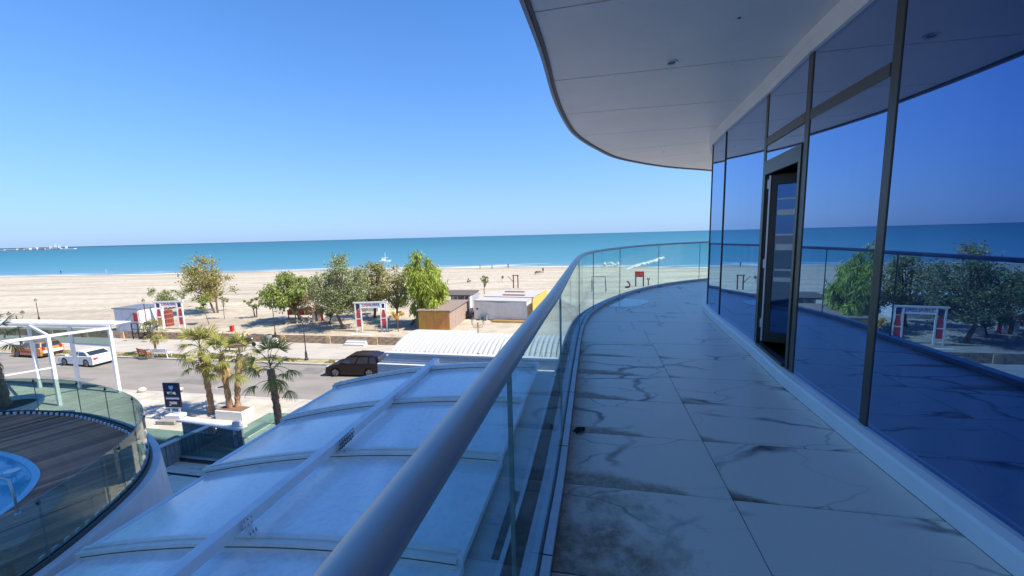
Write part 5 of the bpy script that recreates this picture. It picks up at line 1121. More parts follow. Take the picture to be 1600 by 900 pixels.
    for sgn in (-1, 1):
        MB().box((fx - .20, sgn * (h * .72), .66 if kind != 'suv' else .74), (.32, .30, .14), sgn * -.35).build('headlight', LENS, t, bevel=.03)
        MB().box((rx + .07, sgn * (h * .74), .80 if kind != 'suv' else .95), (.2, .36 if kind != 'suv' else .2, .15 if kind != 'suv' else .34), sgn * .25).build('tail_light', TAIL, t, bevel=.03)
        MB().box((fx - 1.55, sgn * (h + .1), belt + .1), (.14, .2, .13), top=.8).build('mirror', paint, t, bevel=.02)
        for xd in ((fx - 2.45), (fx - 3.35)): MB().box((xd, sgn * (h * .985), belt - .10), (.17, .02, .03)).build('door_handle', ALLOY if kind == 'suv' else paint, t)
        for xd in ((fx - 1.45), (fx - 2.52), (fx - 3.45)): MB().box((xd, sgn * (h - .012), .62), (.012, .02, .62)).build('door_seam', TRIM, t)
        MB().box(((wf + wb) / 2, sgn * (h * .985), .24), (wf - wb - 1.0, .03, .09)).build('sill', TRIM if kind == 'suv' else paint, t)
    MB().box((rx + .02, 0, .70), (.03, .52, .12)).build('number_plate', PLATE, t)
    MB().box((rx + .05, 0, .36), (.16, Wd * .86, .16)).build('rear_bumper', TRIM if kind == 'suv' else paint, t, bevel=.03); MB().box((fx - .06, 0, .36), (.16, Wd * .8, .14)).build('grille', TRIM, t, bevel=.03)
    if kind == 'suv':
        for sgn in (-1, 1): MB().tube([(fx - 2.5, sgn * ht * .9, Hh + .03), (rx + .7, sgn * ht * .9, Hh + .02)], .018, 6).build('roof_rail', TRIM, t)
    return t
def carpaint(nm, c, rough=.25, coat=.6): return mat(nm, c, rough, spec=.35, coat=coat)
HEAD = math.pi + ROT_S
pf, pr_ = gp(524.7, 588, 0), gp(579, 589, 0); cv = (pf + pr_) / 2; dv_ = pf - pr_; hd = math.atan2(dv_.y, dv_.x); nrm = Vector((-math.sin(hd), math.cos(hd), 0)); nrm = nrm if nrm.y > 0 else -nrm
car('parked_suv', 'black brown people carrier with silver wheels on the road beside the corrugated roof', 'car', cv + nrm * .85, hd, carpaint('black_plum_paint', (.016, .006, .008), .2, .15), 4.75, 1.86, 1.72, 'suv', 1.02)
pf, pr_ = gp(100, 570.5, 0), gp(140, 573.5, 0); cv = (pf + pr_) / 2; dv_ = pf - pr_; hd = math.atan2(dv_.y, dv_.x); nrm = Vector((-math.sin(hd), math.cos(hd), 0)); nrm = nrm if nrm.y > 0 else -nrm
car('white_saloon', 'white saloon car with dark windows seen behind the pergola posts', 'car', cv + nrm * .85, hd, carpaint('white_car_paint', (.76, .76, .75)), 4.7, 1.84, 1.45, 'saloon', .92)
pf = gp(48, 560, 0); cv = pf + Vector((-.6, 1.2, 0))
oc = car('orange_estate', 'orange and red estate car half hidden by the palm and pergola at the left edge', 'car', cv, hd, carpaint('orange_paint', (.62, .24, .05)), 4.5, 1.8, 1.6, 'suv', .95)
for sgn in (-1, 1): MB().box((-.1, sgn * .915, .62), (2.4, .02, .22)).build('red_stripe', RED, oc)
MB().box((-2.3, 0, .62), (.12, 1.5, .3)).build('rear_panel', carpaint('white_bumper', (.7, .7, .7)), oc, bevel=.03)

# ------------------------------------------------------------------ people: one skinned body each
SKIN = mat('skin', (.42, .25, .17), .6); HAIR = mat('dark_hair', (.03, .02, .015), .7)
def cloth(nm, c): return mat(nm, c, .8)
BLK = cloth('black_cloth', (.02, .02, .025)); GREYC = cloth('grey_cloth', (.12, .13, .15)); REDC = cloth('red_cloth', (.35, .03, .04)); WHC = cloth('white_cloth', (.65, .66, .7)); TANC = cloth('yellow_tan_cloth', (.60, .47, .24)); BLUC = cloth('blue_cloth', (.06, .09, .2))
def person(label, pos, face, top, bottom, pose='walk', group='people on the beach', h=1.74, hair=HAIR):
    J = {}; s = h / 1.75; st = .22 if pose == 'walk' else .05
    if pose == 'ride':
        J = dict(pel=(0, 0, .82), chest=(.08, 0, 1.25), neck=(.12, 0, 1.45), head=(.16, 0, 1.62), ls=(.1, .2, 1.38), le=(.25, .27, 1.12), lh=(.52, .24, 1.05), rs=(.1, -.2, 1.38), re=(.25, -.27, 1.12), rh=(.52, -.24, 1.05), lp=(.02, .11, .80), lk=(.42, .16, .74), la=(.38, .15, .34), lt=(.55, .15, .30), rp=(.02, -.11, .80), rk=(.42, -.16, .74), ra=(.38, -.15, .34), rt=(.55, -.15, .30))
    else:
        J = dict(pel=(0, 0, .96), chest=(.02, 0, 1.28), neck=(.02, 0, 1.49), head=(.04, 0, 1.64), ls=(.01, .19, 1.42), le=(-.06, .25, 1.13), lh=(.02, .25, .87), rs=(.01, -.19, 1.42), re=(.04, -.25, 1.13), rh=(.14, -.23, .89), lp=(0, .1, .92), lk=(st * .6, .1, .5), la=(st * .75, .1, .08), lt=(st * .75 + .17, .11, .03), rp=(0, -.1, .92), rk=(-st * .2, -.1, .49), ra=(-st, -.1, .10), rt=(-st + .16, -.11, .03))
    rad = dict(pel=.14, chest=.155, neck=.058, head=.105, ls=.07, le=.048, lh=.036, rs=.07, re=.048, rh=.036, lp=.095, lk=.062, la=.045, lt=.038, rp=.095, rk=.062, ra=.045, rt=.038)
    names = list(J); ed = [('pel', 'chest'), ('chest', 'neck'), ('neck', 'head'), ('chest', 'ls'), ('ls', 'le'), ('le', 'lh'), ('chest', 'rs'), ('rs', 're'), ('re', 'rh'), ('pel', 'lp'), ('lp', 'lk'), ('lk', 'la'), ('la', 'lt'), ('pel', 'rp'), ('rp', 'rk'), ('rk', 'ra'), ('ra', 'rt')]
    me = bpy.data.meshes.new('body'); me.from_pydata([tuple(np.array(J[k]) * s) for k in names], [(names.index(a), names.index(b_)) for a, b_ in ed], [])
    ob = bpy.data.objects.new('body', me); col.objects.link(ob); sk_ = ob.modifiers.new('skin', 'SKIN'); me.skin_vertices.new() if not me.skin_vertices else None
    for i, k in enumerate(names): me.skin_vertices[0].data[i].radius = (rad[k] * s,) * 2; me.skin_vertices[0].data[i].use_root = (k == 'pel')
    ob.modifiers.new('sub', 'SUBSURF').levels = 1
    dg = bpy.context.evaluated_depsgraph_get(); m2 = bpy.data.meshes.new_from_object(ob.evaluated_get(dg)); bpy.data.objects.remove(ob)
    m2.materials.clear(); [m2.materials.append(x) for x in (SKIN, top, bottom, hair)]
    zt, zb_, zn = 1.47 * s, .95 * s, 1.52 * s
    for p in m2.polygons:
        c = p.center; hand = any((Vector(np.array(J[k]) * s) - c).length < .085 for k in ('lh', 'rh'))
        if c.z > 1.66 * s or (c.z > 1.56 * s and c.x < J['head'][0] * s - .02): p.material_index = 3
        elif c.z > zt and abs(c.y) < .12: p.material_index = 0
        elif hand: p.material_index = 0
        elif c.z > (.86 if pose == 'ride' else .93) * s or (pose != 'ride' and abs(c.y) > .2 * s): p.material_index = 1
        else: p.material_index = 2
        p.use_smooth = True
    t = thing('person', label, 'person', pos, face, group); place('body', m2, t); return t
person('person in dark clothes walking by the waterline, left of a pair, above the grey shelter', bp(750, 420.5), .3, BLK, BLK)
person('person in grey walking by the waterline, second from left beyond the containers', bp(769, 420), 2.6, GREYC, BLK)
person('person in dark blue standing at the water edge beyond the white containers', bp(794, 419), 1.5, BLUC, BLK, 'stand')
person('person in black standing near the brush mound by the handrail', bp(848.5, 427), -1.2, BLK, GREYC, 'stand')
person('person in a red top and pale trousers crossing the open sand', bp(785.5, 441.5), 2.0, REDC, WHC)
person('person in dark clothes far left at the water edge', bp(95.5, 428), 0, BLK, BLK, 'stand')
person('person in white at the water edge left of the yellowing tree', bp(166, 426), 1, WHC, WHC, 'stand')
# scooter and its rider
sp = gp(389, 541, .12); sc_t = thing('scooter', 'dark motor scooter riding along the promenade under a rider in yellow tan', 'scooter', sp, ROT_S)
for x, nm in ((.62, 'front_wheel'), (-.55, 'rear_wheel')):
    wv = MB(); wv.lathe([(.10, -.05), (.2, -.055), (.24, -.03), (.24, .03), (.2, .055), (.10, .05)], (x, 0, .24), 18, axis='Y').build('wheel', TYRE, sc_t)
    MB().lathe([(.02, -.04), (.12, -.04), (.12, .04), (.02, .04)], (x, 0, .24), 10, axis='Y').build('rim', ALLOY, wv if hasattr(wv, 'name') else sc_t) if False else None
SCP = carpaint('scooter_paint', (.03, .03, .035)); sb_ = MB(); sb_.sprism([(-.85, .62), (-.75, .38), (-.3, .30), (.2, .26), (.36, .32), (.42, .95), (.33, .97), (.24, .45), (-.05, .42), (-.12, .72), (-.8, .80)], -.15, .15); sb_.build('body', SCP, sc_t, bevel=.03)
MB().box((-.42, 0, .82), (.75, .26, .10)).build('seat', BLACK, sc_t, bevel=.03); MB().tube([(.6, 0, .26), (.42, 0, .75), (.36, 0, 1.0)], .03, 8).build('fork', DARKMETAL, sc_t); MB().tube([(.40, -.32, 1.04), (.37, 0, 1.0), (.40, .32, 1.04)], .016, 6).build('handlebar', DARKMETAL, sc_t)
MB().box((.46, 0, .86), (.1, .16, .14)).build('headlight', LENS, sc_t, bevel=.03); MB().box((-.86, 0, .98), (.36, .38, .32)).build('top_box', WHITE, sc_t, bevel=.04)
person('rider in a yellow tan jacket and dark trousers seated on the scooter', sp + Vector((0, 0, .06)) + ES.to_3d() * -.38, ROT_S, TANC, BLK, 'ride', group=None, hair=TANC)

# ------------------------------------------------------------------ huts, containers and stalls
def at_frame(px, py): return bp(px, py)
SHW = mat('shack_panel', (.62, .64, .67), .6, var=.08, vscale=2)
shp = bp(222, 514); sh = thing('beach_shack', 'pale grey beach shack with a flat dark roof at the left gantry', 'shack', shp, ROT_S - .04)
def hut(t, w_, d_, h_, wallm, roofm, npan=6, over=.15, pitch=0.0, nm='wall_panel'):
    pwid = w_ / npan
    for k in range(npan):
        MB().box((-w_ / 2 + (k + .5) * pwid, -d_ / 2 + random.uniform(-.01, .01), h_ / 2), (pwid - .02, .06, h_)).build(nm, wallm, t); MB().box((-w_ / 2 + (k + .5) * pwid, d_ / 2, h_ / 2), (pwid - .02, .06, h_)).build(nm, wallm, t)
    nd = max(2, int(d_ / pwid))
    for s_ in (-1, 1):
        for k in range(nd): MB().box((s_ * w_ / 2, -d_ / 2 + .06 + (k + .5) * (d_ - .12) / nd, h_ / 2), (.06, (d_ - .12) / nd - .02, h_)).build(nm, wallm, t)
    rf_ = MB(); rf_.box((0, 0, h_ + .06), (w_ + over * 2, d_ + over * 2, .1), ry=pitch); return rf_.build('roof', roofm, t)
hut(sh, 3.6, 2.8, 2.7, SHW, mat('shack_roof', (.16, .18, .22), .6), 3)
MB().bar((-1.5, -1.45, .3), (1.2, -1.45, 2.3), .07, .03).build('diagonal_brace', mat('grey_brace', (.35, .36, .37), .6), sh); MB().box((1.45, -1.46, 1.75), (.6, .06, .95)).build('red_board', RED, sh)
bar_p = bp(262, 509); bt = thing('barrel_stall', 'dark red round wooden stall under foliage inside the left gantry', 'stall', bar_p)
BARR = mat('barrel_red', (.25, .05, .035), .7, var=.3, vscale=4)
for k in range(16):
    a = 2 * math.pi * k / 16; MB().box((.62 * math.cos(a), .62 * math.sin(a), .95), (.05, .225, 1.9), a).build('stave', BARR, bt)
for zc in (.35, .95, 1.55): MB().lathe([(.65, zc - .05), (.67, zc - .05), (.67, zc + .05), (.65, zc + .05)], n=20).build('hoop', mat('hoop', (.3, .2, .14), .6), bt)
MB().lathe([(.68, 1.9), (.5, 1.98), (.001, 2.0)], n=18).build('lid', BARR, bt)
# black metal stand with steps in front of the wall
bs_ = thing('metal_stand', 'black metal railing stand with steps in front of the stone wall', 'stand', gp(228, 529, .12), ROT_S)
for x in (-1.25, -.4, .4, 1.25): MB().bar((x, -.4, 0), (x, -.4, 1.9), .08, .08).build('upright', DARKMETAL, bs_); MB().bar((x, .4, 0), (x, .4, 1.9), .08, .08).build('upright', DARKMETAL, bs_)
for z in (.7, 1.2, 1.85):
    for y in (-.4, .4): MB().bar((-1.25, y, z), (1.25, y, z), .075, .075).build('rail', DARKMETAL, bs_)
for k in range(4): MB().box((-.3 + k * .35, 0, .2 + k * .22), (.34, .8, .04)).build('step', DARKMETAL, bs_)
MB().bar((-1.25, -.4, .1), (.2, -.4, 1.8), .04, .04).build('brace', DARKMETAL, bs_); MB().box((.3, 0, .62), (1.2, .7, .05)).build('platform', DARKMETAL, bs_)
# benches with slats on the promenade
SLW = mat('orange_brown_slat', (.36, .14, .06), .6, var=.25, vscale=5)
def bench(label, pos, ang, slat, frame):
    t = thing('bench', label, 'bench', pos, ang, 'slatted benches on the promenade')
    for k in range(4): MB().box((0, -.20 + k * .125, .45), (1.8, .1, .035)).build('slat', slat, t)
    for k in range(3): MB().box((0, .27 + k * .035, .58 + k * .14), (1.8, .03, .11), rx=-.22).build('slat', slat, t)
    for x in (-.75, .75): MB().box((x, -.2, .22), (.07, .07, .44)).build('leg', frame, t); MB().bar((x, .2, 0), (x, .36, .95), .07, .07).build('leg', frame, t)
    return t
bench('orange brown slatted bench left of the young palm, seen from behind', gp(229, 558, .12), ROT_S + math.pi - .25, SLW, WOODBROWN)
bench('white slatted bench right of the young palm beside the orange bench', gp(254, 558, .12), ROT_S + math.pi + .1, WHITE, WHITE)
bench('dark brown slatted bench behind the sunlit palms near the scooter', gp(366, 549, .12), ROT_S, WOODBROWN, WOODBROWN)
# litter bin and sack
lbn = thing('litter_bin', 'grey ribbed litter bin at the stone wall beside the lamp', 'bin', gp(420, 536, .12))
for k in range(12):
    a = 2 * math.pi * k / 12; MB().box((.36 * math.cos(a), .36 * math.sin(a), .48), (.03, .16, .92), a).build('slat', mat('bin_grey', (.30, .31, .32), .6) if k == 0 else bpy.data.materials['bin_grey'], lbn)
MB().lathe([(.3, .05), (.33, .9), (.001, .8)], n=14).build('liner', BLACK, lbn)
sk_ = thing('white_sack', 'crumpled white rubbish sack leaning beside the grey litter bin', 'sack', gp(430, 537, .12)); bm = bmesh.new(); bmesh.ops.create_icosphere(bm, subdivisions=2, radius=.34)
for v in bm.verts: v.co *= 1 + random.uniform(-.22, .22); v.co.z = max(0, v.co.z * 1.05 + .3)
me = bpy.data.meshes.new('sack'); bm.to_mesh(me); bm.free(); me.materials.append(WHITE); place('sack', me, sk_)
hyd = thing('red_bin', 'small red post box like bin standing on the sand behind the wall', 'bin', bp(363, 518)); MB().box((0, 0, .3), (.36, .32, .6)).build('box', RED, hyd, bevel=.05); MB().box((0, 0, .64), (.42, .38, .08)).build('lid', RED, hyd, bevel=.03)
# stall under the grove
stl = thing('market_stall', 'low stall with red and yellow cloth in the shade of the grove', 'stall', bp(478, 498), ROT_S)
for k in range(6): MB().box((-1.8 + k * .62, -.6 + random.uniform(-.05, .05), .95), (.6, .08, .7)).build('cloth_panel', [RED, mat('yellow_cloth', (.55, .38, .08), .8), RED][k % 3], stl)
MB().box((-.2, 0, 1.32), (3.9, 1.4, .06), rx=.2).build('top', mat('stall_top', (.5, .33, .12), .7, var=.4, vscale=3), stl)
for x in (-2.0, 1.7): 
    for y in (-.6, .6): MB().box((x, y, .65), (.09, .09, 1.3)).build('leg', WOODBROWN, stl)
wb_ = thing('lean_to_board', 'pale boards and white sheet leaning on a trunk beside the stall', 'boards', bp(496, 503), .4)
for k in range(4): MB().box((-.4 + k * .32, 0, .75), (.28, .05, 1.5), rx=.35).build('board', [WHITE, WOODBROWN, SHW, RED][k], wb_)
ks = thing('dark_kiosk', 'long low kiosk with dark opening behind the right gantry', 'kiosk', bp(572, 484), ROT_S)
MB().box((0, 0, 1.3), (5.2, 2.5, 2.6)).build('wall', SHW, ks); MB().box((-.3, -1.28, 1.75), (3.9, .06, 1.0)).build('shutter', mat('dark_shutter', (.03, .03, .05), .5), ks); MB().box((0, 0, 2.66), (5.7, 3, .12)).build('roof', WHITE, ks)
# orange shed with painted front
og_p = bp(683, 516); osd = thing('orange_shed', 'flat roofed shed with painted orange front and brown plank side under the willow', 'shed', bp(695, 506), ROT_S + .02)
n_ = 0; ORP = mat('graffiti_orange', (.66, .42, .05), .7, vscale=1.1, col2=(.55, .17, .08), detail=6, var=.1); PLK = mat('weathered_plank', (.36, .27, .22), .85, var=.25, vscale=2.5, stretch=(6, 6, .7))
w_, d_, h_ = 3.5, 7.0, 2.1
for k in range(4): MB().box((-w_ / 2 + (k + .5) * w_ / 4, -d_ / 2, h_ / 2), (w_ / 4 - .015, .07, h_)).build('front_panel', ORP, osd); MB().box((-w_ / 2 + (k + .5) * w_ / 4, d_ / 2, h_ / 2), (w_ / 4 - .015, .07, h_)).build('back_panel', PLK, osd)
for s_ in (-1, 1):
    for k in range(20): MB().box((s_ * w_ / 2, -d_ / 2 + .05 + (k + .5) * (d_ - .1) / 20, h_ / 2 + random.uniform(-.04, .04)), (.06 + random.uniform(0, .02), (d_ - .1) / 20 - .02, h_)).build('plank', PLK, osd)
MB().box((0, 0, h_ + .12), (w_ + .4, d_ + .4, .14)).build('roof', mat('tar_roof', (.26, .20, .17), .9, var=.2), osd)
# grey open shelter behind
shl = thing('grey_shelter', 'open grey shelter with dark flat roof between the shed and the containers', 'shelter', bp(720, 490), ROT_S + .02)
SHG = mat('shelter_grey', (.36, .37, .38), .8, var=.15); SDK = mat('shelter_roof', (.12, .10, .09), .9)
MB().box((0, 0, 2.75), (4.0, 4.6, .18)).build('roof', SDK, shl)
for x in (-1.85, -.3, 1.85): MB().box((x, -2.1, 1.33), (.18, .18, 2.66)).build('post', WHITE, shl)
for k in range(5): MB().box((1.9, -1.6 + k * .85, 1.32), (.08, .82, 2.62)).build('side_panel', SHG if k else WHITE, shl)
for k in range(4): MB().box((-1.5 + k * .98, 2.1, 1.32), (.94, .08, 2.62)).build('back_panel', WHITE, shl)
MB().box((-.1, -2.0, .5), (3.4, .06, 1.0)).build('low_wall', SHG, shl)
# row of white containers, each its own
CONW = mat('container_white', (.70, .69, .67), .5, var=.08, vscale=1.5); CROOF = mat('container_roof', (.66, .64, .62), .6, var=.25, vscale=1.2, col2=(.45, .40, .36)); YEL = mat('yellow_plank', (.60, .40, .08), .7, var=.2, vscale=4, stretch=(5, 5, .7))
c0 = bp(742, 499); c1 = bp(823, 502); cm = (c0 + c1) / 2; dd = c1 - c0; cang = math.atan2(dd.y, dd.x); clen = dd.length
ctop = height_at(c0.x, c0.y, 470) - c0.z
cdir = Vector((math.cos(cang), math.sin(cang), 0)); cnr = Vector((-cdir.y, cdir.x, 0))
ct = thing('white_container', 'nearest white double doored container with blue streak under the eave', 'container', cm + cnr * 1.3, cang, 'white beach containers')
for k in range(2): MB().box((-clen / 4 + k * clen / 2, -1.25, ctop / 2), (clen / 2 - .06, .06, ctop - .1)).build('door', CONW, ct); MB().box((-clen / 4 + k * clen / 2, 1.25, ctop / 2), (clen / 2 - .06, .06, ctop - .1)).build('back_panel', CONW, ct)
for s_ in (-1, 1): MB().box((s_ * (clen / 2 - .02), 0, ctop / 2), (.06, 2.44, ctop - .1)).build('end_panel', CONW, ct)
for x in (-clen / 2, -.0, clen / 2 - .35, clen / 2): MB().box((x, -1.28, ctop / 2), (.09, .1, ctop)).build('corner_post', WHITE if x < 1 else SHW, ct)
MB().box((0, 0, ctop + .03), (clen + .1, 2.7, .1), rx=.0).build('roof', CROOF, ct); es_ = MB(); es_.sprism([(-clen * .34, ctop - .02), (0, ctop - .16), (clen * .3, ctop - .02)], -1.33, -1.30); es_.build('blue_streak', mat('teal_streak', (.10, .33, .42), .5), ct)
MB().lathe([(.001, -1.30), (.13, -1.30), (.13, -1.24), (.001, -1.24)], (-clen / 2 + .35, 0, ctop - 1.0), 12, axis='Y').build('vent', DARKMETAL, ct)
for r_, (lb, wd, off, rcol) in enumerate((('white container with dark patched roof, second in the row', clen * .98, 4.1, CROOF), ('white container with red brown roof edge, farthest in the row', clen * .92, 6.9, CROOF))):
    cc = cm + cnr * off + cdir * (.25 * r_ + .2) * 1.2; t = thing('white_container', lb, 'container', (cc.x, cc.y, beach_z(cc.x, cc.y)), cang, 'white beach containers'); hh = ctop + .05
    for k in range(3): MB().box((-wd / 2 + (k + .5) * wd / 3, -1.25, hh / 2), (wd / 3 - .04, .06, hh)).build('wall_panel', CONW, t); MB().box((-wd / 2 + (k + .5) * wd / 3, 1.25, hh / 2), (wd / 3 - .04, .06, hh)).build('wall_panel', CONW, t)
    for s_ in (-1, 1): MB().box((s_ * (wd / 2 - .02), 0, hh / 2), (.06, 2.4, hh)).build('end_panel', CONW, t)
    MB().box((0, 0, hh + .05), (wd + .1, 2.65, .1), rx=.02).build('roof', rcol, t); MB().box((.4 - r_, -.2, hh + .16), (wd * .45, .5, .08)).build('roof_sheet', [mat('brown_sheet', (.26, .15, .12), .8), RED][0], t)
yf = thing('yellow_fence', 'yellow plank fence at the right end of the container row', 'fence', cm + cdir * (clen / 2 + .5) + cnr * .2, cang)
for k in range(17): MB().box((.25, k * .48, 1.35 + random.uniform(-.05, .05)), (.06, .45, 2.7)).build('plank', YEL, yf)
MB().bar((.2, 0, 2.3), (.2, 8, 2.3), .08, .06).build('rail', WOODBROWN, yf)
crt = thing('blue_crate', 'blue grey crate standing on the sand at the container front', 'crate', bp(756, 500), cang)
for k in range(3): MB().box((0, -.32, .12 + k * .2), (.95, .04, .16)).build('slat', mat('blue_grey_plastic', (.22, .28, .33), .6) if k == 0 else bpy.data.materials['blue_grey_plastic'], crt); MB().box((0, .32, .12 + k * .2), (.95, .04, .16)).build('slat', bpy.data.materials['blue_grey_plastic'], crt)
for s_ in (-1, 1): MB().box((s_ * .46, 0, .32), (.04, .6, .6)).build('end', bpy.data.materials['blue_grey_plastic'], crt)
stp = thing('concrete_blocks', 'stack of grey concrete blocks against the container front', 'blocks', bp(801, 498), cang)
for k, h2 in enumerate((.45, .7, 1.25)): MB().box((k * .5 - .6, -.1, h2 / 2), (.46, .5, h2)).build('block', SHG, stp, bevel=.02)
plp = thing('timber_pile', 'long yellow planks lying on the sand before the containers', 'timber', bp(795, 503), cang + .1)
for k in range(5): MB().bar((-2.2 + random.uniform(-.5, .5), -.4 + k * .22, .08 + .05 * (k % 2)), (2.3 + random.uniform(-.5, .5), -.35 + k * .2, .10), .16, .06).build('plank', YEL if k % 2 else WOODBROWN, plp)
scr = thing('scrub_pile', 'dark heap of scrap and brush between the shelter and container', 'heap', bp(737, 497))
mb = MB(); 
for _ in range(60): p = Vector((random.gauss(0, .5), random.gauss(0, .4), random.uniform(0, .7))); mb.bar(p, p + Vector((random.uniform(-.5, .5), random.uniform(-.4, .4), random.uniform(-.1, .5))), .06, .04)
mb.build('brush', mat('dark_brush', (.06, .05, .04), .95), scr)
for px, py in ((715, 503), (723, 500)):
    rk = thing('rubble', 'small brown rubble lump beside the plank side of the orange shed', 'rubble', bp(px, py), 0, 'rubble lumps beside the shed'); bm = bmesh.new(); bmesh.ops.create_icosphere(bm, subdivisions=1, radius=.35)
    for v in bm.verts: v.co *= 1 + random.uniform(-.2, .2); v.co.z = v.co.z * .6 + .15
    me = bpy.data.meshes.new('lump'); bm.to_mesh(me); bm.free(); me.materials.append(WOODBROWN); place('lump', me, rk)
gt = thing('beach_goal', 'brown timber goal like frame on the open beach behind the containers', 'frame', bp(806, 450), ROT_S)
for x in (-.45, .45): MB().box((x, 0, 1.3), (.2, .2, 2.6)).build('post', WOODBROWN, gt)
MB().box((0, 0, 2.5), (1.3, .18, .16)).build('beam', WOODBROWN, gt); MB().bar((-.45, 0, 1.2), (-1.6, .4, 2.3), .08, .08).build('brace', WOODBROWN, gt)

# ------------------------------------------------------------------ beach playground, goal, breakwater seen through the balustrade
sb2 = thing('beach_board', 'bright red board on two dark posts on the beach', 'board', bp(999, 448), -.5)
b_ = bp(999, 448); mpp = (b_ - CAM).dot(_f) / FPX; wd = 14 * mpp; zt = height_at(b_.x, b_.y, 424) - b_.z; zm = height_at(b_.x, b_.y, 433) - b_.z
MB().box((0, 0, (zt + zm) / 2), (wd, .15, zt - zm)).build('board', mat('bright_red', (.75, .07, .03), .5), sb2, bevel=.02)
for x in (-wd / 2 + .15, wd / 2 - .15): MB().box((x, .1, zm / 2 + .2), (.22, .16, zm + .3)).build('post', DARKMETAL, sb2)
gl_ = bp(935, 457); go = thing('swing_frame', 'thin metal goal frame on the sand seen through the balcony glass', 'goal', gl_, -.35); mpp = (gl_ - CAM).dot(_f) / FPX; gw_ = 22 * mpp; gh = 25 * mpp
for x in (-gw_ / 2, gw_ / 2): MB().tube([(x, 0, 0), (x * .92, 0, gh)], .05, 6).build('post', DARKMETAL, go); MB().tube([(x, 1.6, 0), (x * .92, 0, gh)], .04, 6).build('stay', DARKMETAL, go)
MB().tube([(-gw_ * .46, 0, gh), (gw_ * .46, 0, gh)], .05, 6).build('crossbar', DARKMETAL, go)
sr_ = thing('spring_rider', 'dark red curved play figure beside the red board on the beach', 'play figure', bp(981, 450), -.4); mpp = (bp(981, 450) - CAM).dot(_f) / FPX
MB().tube([Vector(p) * mpp for p in ((-4, 0, 1.5), (-1, 0, 1.2), (2, 0, 2), (3, 0, 5), (2, 0, 8), (0, 0, 10), (-1.5, 0, 10.6))], [1.4 * mpp, 1.7 * mpp, 1.5 * mpp, 1.2 * mpp, 1.3 * mpp, 1.6 * mpp, .9 * mpp], 8).build('body', mat('play_maroon', (.20, .02, .05), .5), sr_); MB().tube([(0, 0, 0), (0, 0, 1.3 * mpp)], .2, 8).build('spring', DARKMETAL, sr_)
pst = thing('forked_post', 'thin forked brown post right of the red board on the beach', 'post', bp(1013, 446), 0); mpp = (bp(1013, 446) - CAM).dot(_f) / FPX
MB().tube([(0, 0, 0), (0, 0, 8 * mpp), (-2 * mpp, 0, 12 * mpp)], .12, 6).tube([(0, 0, 7 * mpp), (1.8 * mpp, 0, 12 * mpp)], .1, 6).build('post', WOODBROWN, pst)
# breakwater of pale rocks
bwk = thing('breakwater', 'long curved breakwater of pale rocks running out from the beach', 'breakwater', gp(1000, 415, SEA_Z))
ROCK = mat('pale_rock', (.62, .60, .55), .85, var=.15, vscale=.5)
rocks = []
for k in range(3):
    bm = bmesh.new(); bmesh.ops.create_icosphere(bm, subdivisions=1, radius=1)
    for v in bm.verts: v.co *= 1 + random.uniform(-.25, .25)
    me = bpy.data.meshes.new('rock'); bm.to_mesh(me); bm.free(); me.materials.append(ROCK); rocks.append(me)
path = spline([Vector(gp(px, py, SEA_Z)[:2]) for px, py in ((979, 423), (985, 419.5), (1000, 414.5), (1016, 410.5), (1022, 408.5), (1035, 403.5))], 14)
for i, p in enumerate(path):
    for j in range(4 if i < 56 else 2):
        s_ = .32 + .35 * min(1, i / 40); o = place('rock', rocks[(i + j) % 3], bwk); o.matrix_basis = Matrix.Translation(Vector((p.x + random.uniform(-1.2, 1.2) * s_, p.y + random.uniform(-1.2, 1.2) * s_, SEA_Z + .2)) - bwk.location) @ Matrix.Rotation(random.uniform(0, 6), 4, 'Z') @ Matrix.Diagonal((s_ * random.uniform(.9, 1.6), s_, s_ * random.uniform(.6, .9), 1))
rf2 = thing('rock_group', 'small heap of pale rocks at the water edge seen through the glass', 'rocks', gp(955, 416, SEA_Z))
for k in range(14): o = place('rock', rocks[k % 3], rf2); o.matrix_basis = Matrix.Translation((random.uniform(-3, 3), random.uniform(-2, 2), .4 + .8 * random.random())) @ Matrix.Scale(random.uniform(.3, .7), 4)
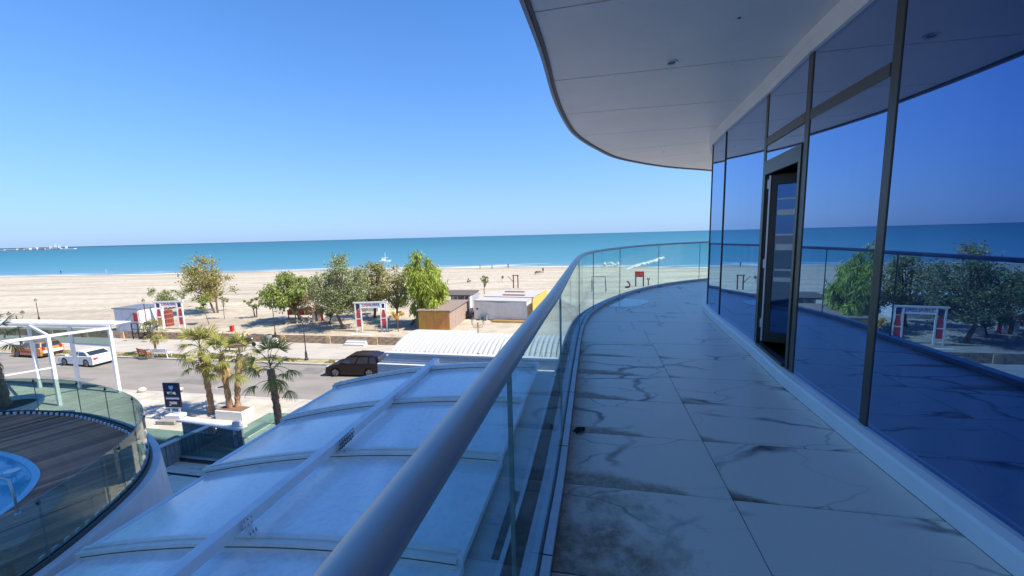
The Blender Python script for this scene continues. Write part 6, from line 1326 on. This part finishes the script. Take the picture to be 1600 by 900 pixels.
# small white sailing boat beyond the grove
sbp = gp(601, 409.5, SEA_Z); bo_ = thing('sailing_boat', 'small white sailing boat with bare mast on the water above the grove', 'boat', sbp, .4); mpp = (sbp - CAM).dot(_f) / FPX
MB().add([(-2.6, -.8, .9), (2, -.9, .9), (3.6, 0, 1.1), (2, .9, .9), (-2.6, .8, .9), (-2.3, -.5, -.2), (1.8, -.6, -.2), (2.7, 0, -.1), (1.8, .6, -.2), (-2.3, .5, -.2)], [(0, 1, 2, 3, 4), (9, 8, 7, 6, 5), (0, 5, 6, 1), (1, 6, 7, 2), (2, 7, 8, 3), (3, 8, 9, 4), (4, 9, 5, 0)]).build('hull', WHITE, bo_)
MB().tube([(.4, 0, .9), (.4, 0, 15 * mpp)], .10, 6).build('mast', WHITE, bo_); MB().tube([(-1.5, 0, 6.5 * mpp), (2.0, 0, 6.5 * mpp)], .1, 6).build('spreader', WHITE, bo_); MB().box((-.6, 0, 1.3), (1.8, 1, .8)).build('cabin', WHITE, bo_, bevel=.1)
# distant harbour on the horizon at the left
hz = thing('harbour', 'distant pale harbour breakwater with sheds and cranes on the horizon at the left', 'harbour', gp(40, 391.0, SEA_Z) )
hb = hz.location.copy(); D_ = (hb - CAM).length; 
HZM = [mat('far_white', (.62, .64, .66), .9), mat('far_grey', (.36, .40, .45), .9), mat('far_brown', (.42, .38, .37), .9)]  # distance haze is mixed into these pale colours
tdir = Vector((_R.x, _R.y, 0)).normalized(); mpp = (hb - CAM).dot(_f) / FPX
def far_box(x0, x1, h_, m, nm, z0=0): MB().box(hb + tdir * ((x0 + x1) / 2 - 40) * mpp + Vector((0, 0, (z0 + h_ / 2) * mpp)), ((x1 - x0) * mpp, 12, h_ * mpp), math.atan2(tdir.y, tdir.x)).build(nm, m, hz, world=True)
far_box(-60, 118, 1.2, HZM[0], 'mole'); 
for x0, x1, h_, m in ((-30, -12, 2.6, 0), (2, 8, 2.2, 1), (12, 28, 2.6, 0), (30, 39, 2.1, 2), (41, 48, 3.2, 0), (52, 60, 2.8, 0), (62, 72, 2.6, 2), (74, 80, 3.4, 1), (84, 92, 3.9, 0), (82, 96, 2.2, 1)): far_box(x0, x1, h_, HZM[m], 'far_shed')
for x0, h_ in ((79, 6), (87, 8), (93, 6.5), (104, 5), (58, 4.5)): far_box(x0, x0 + .5, h_, HZM[1], 'crane')
# low foot bank of sand mound rows already belong to the beach sheet
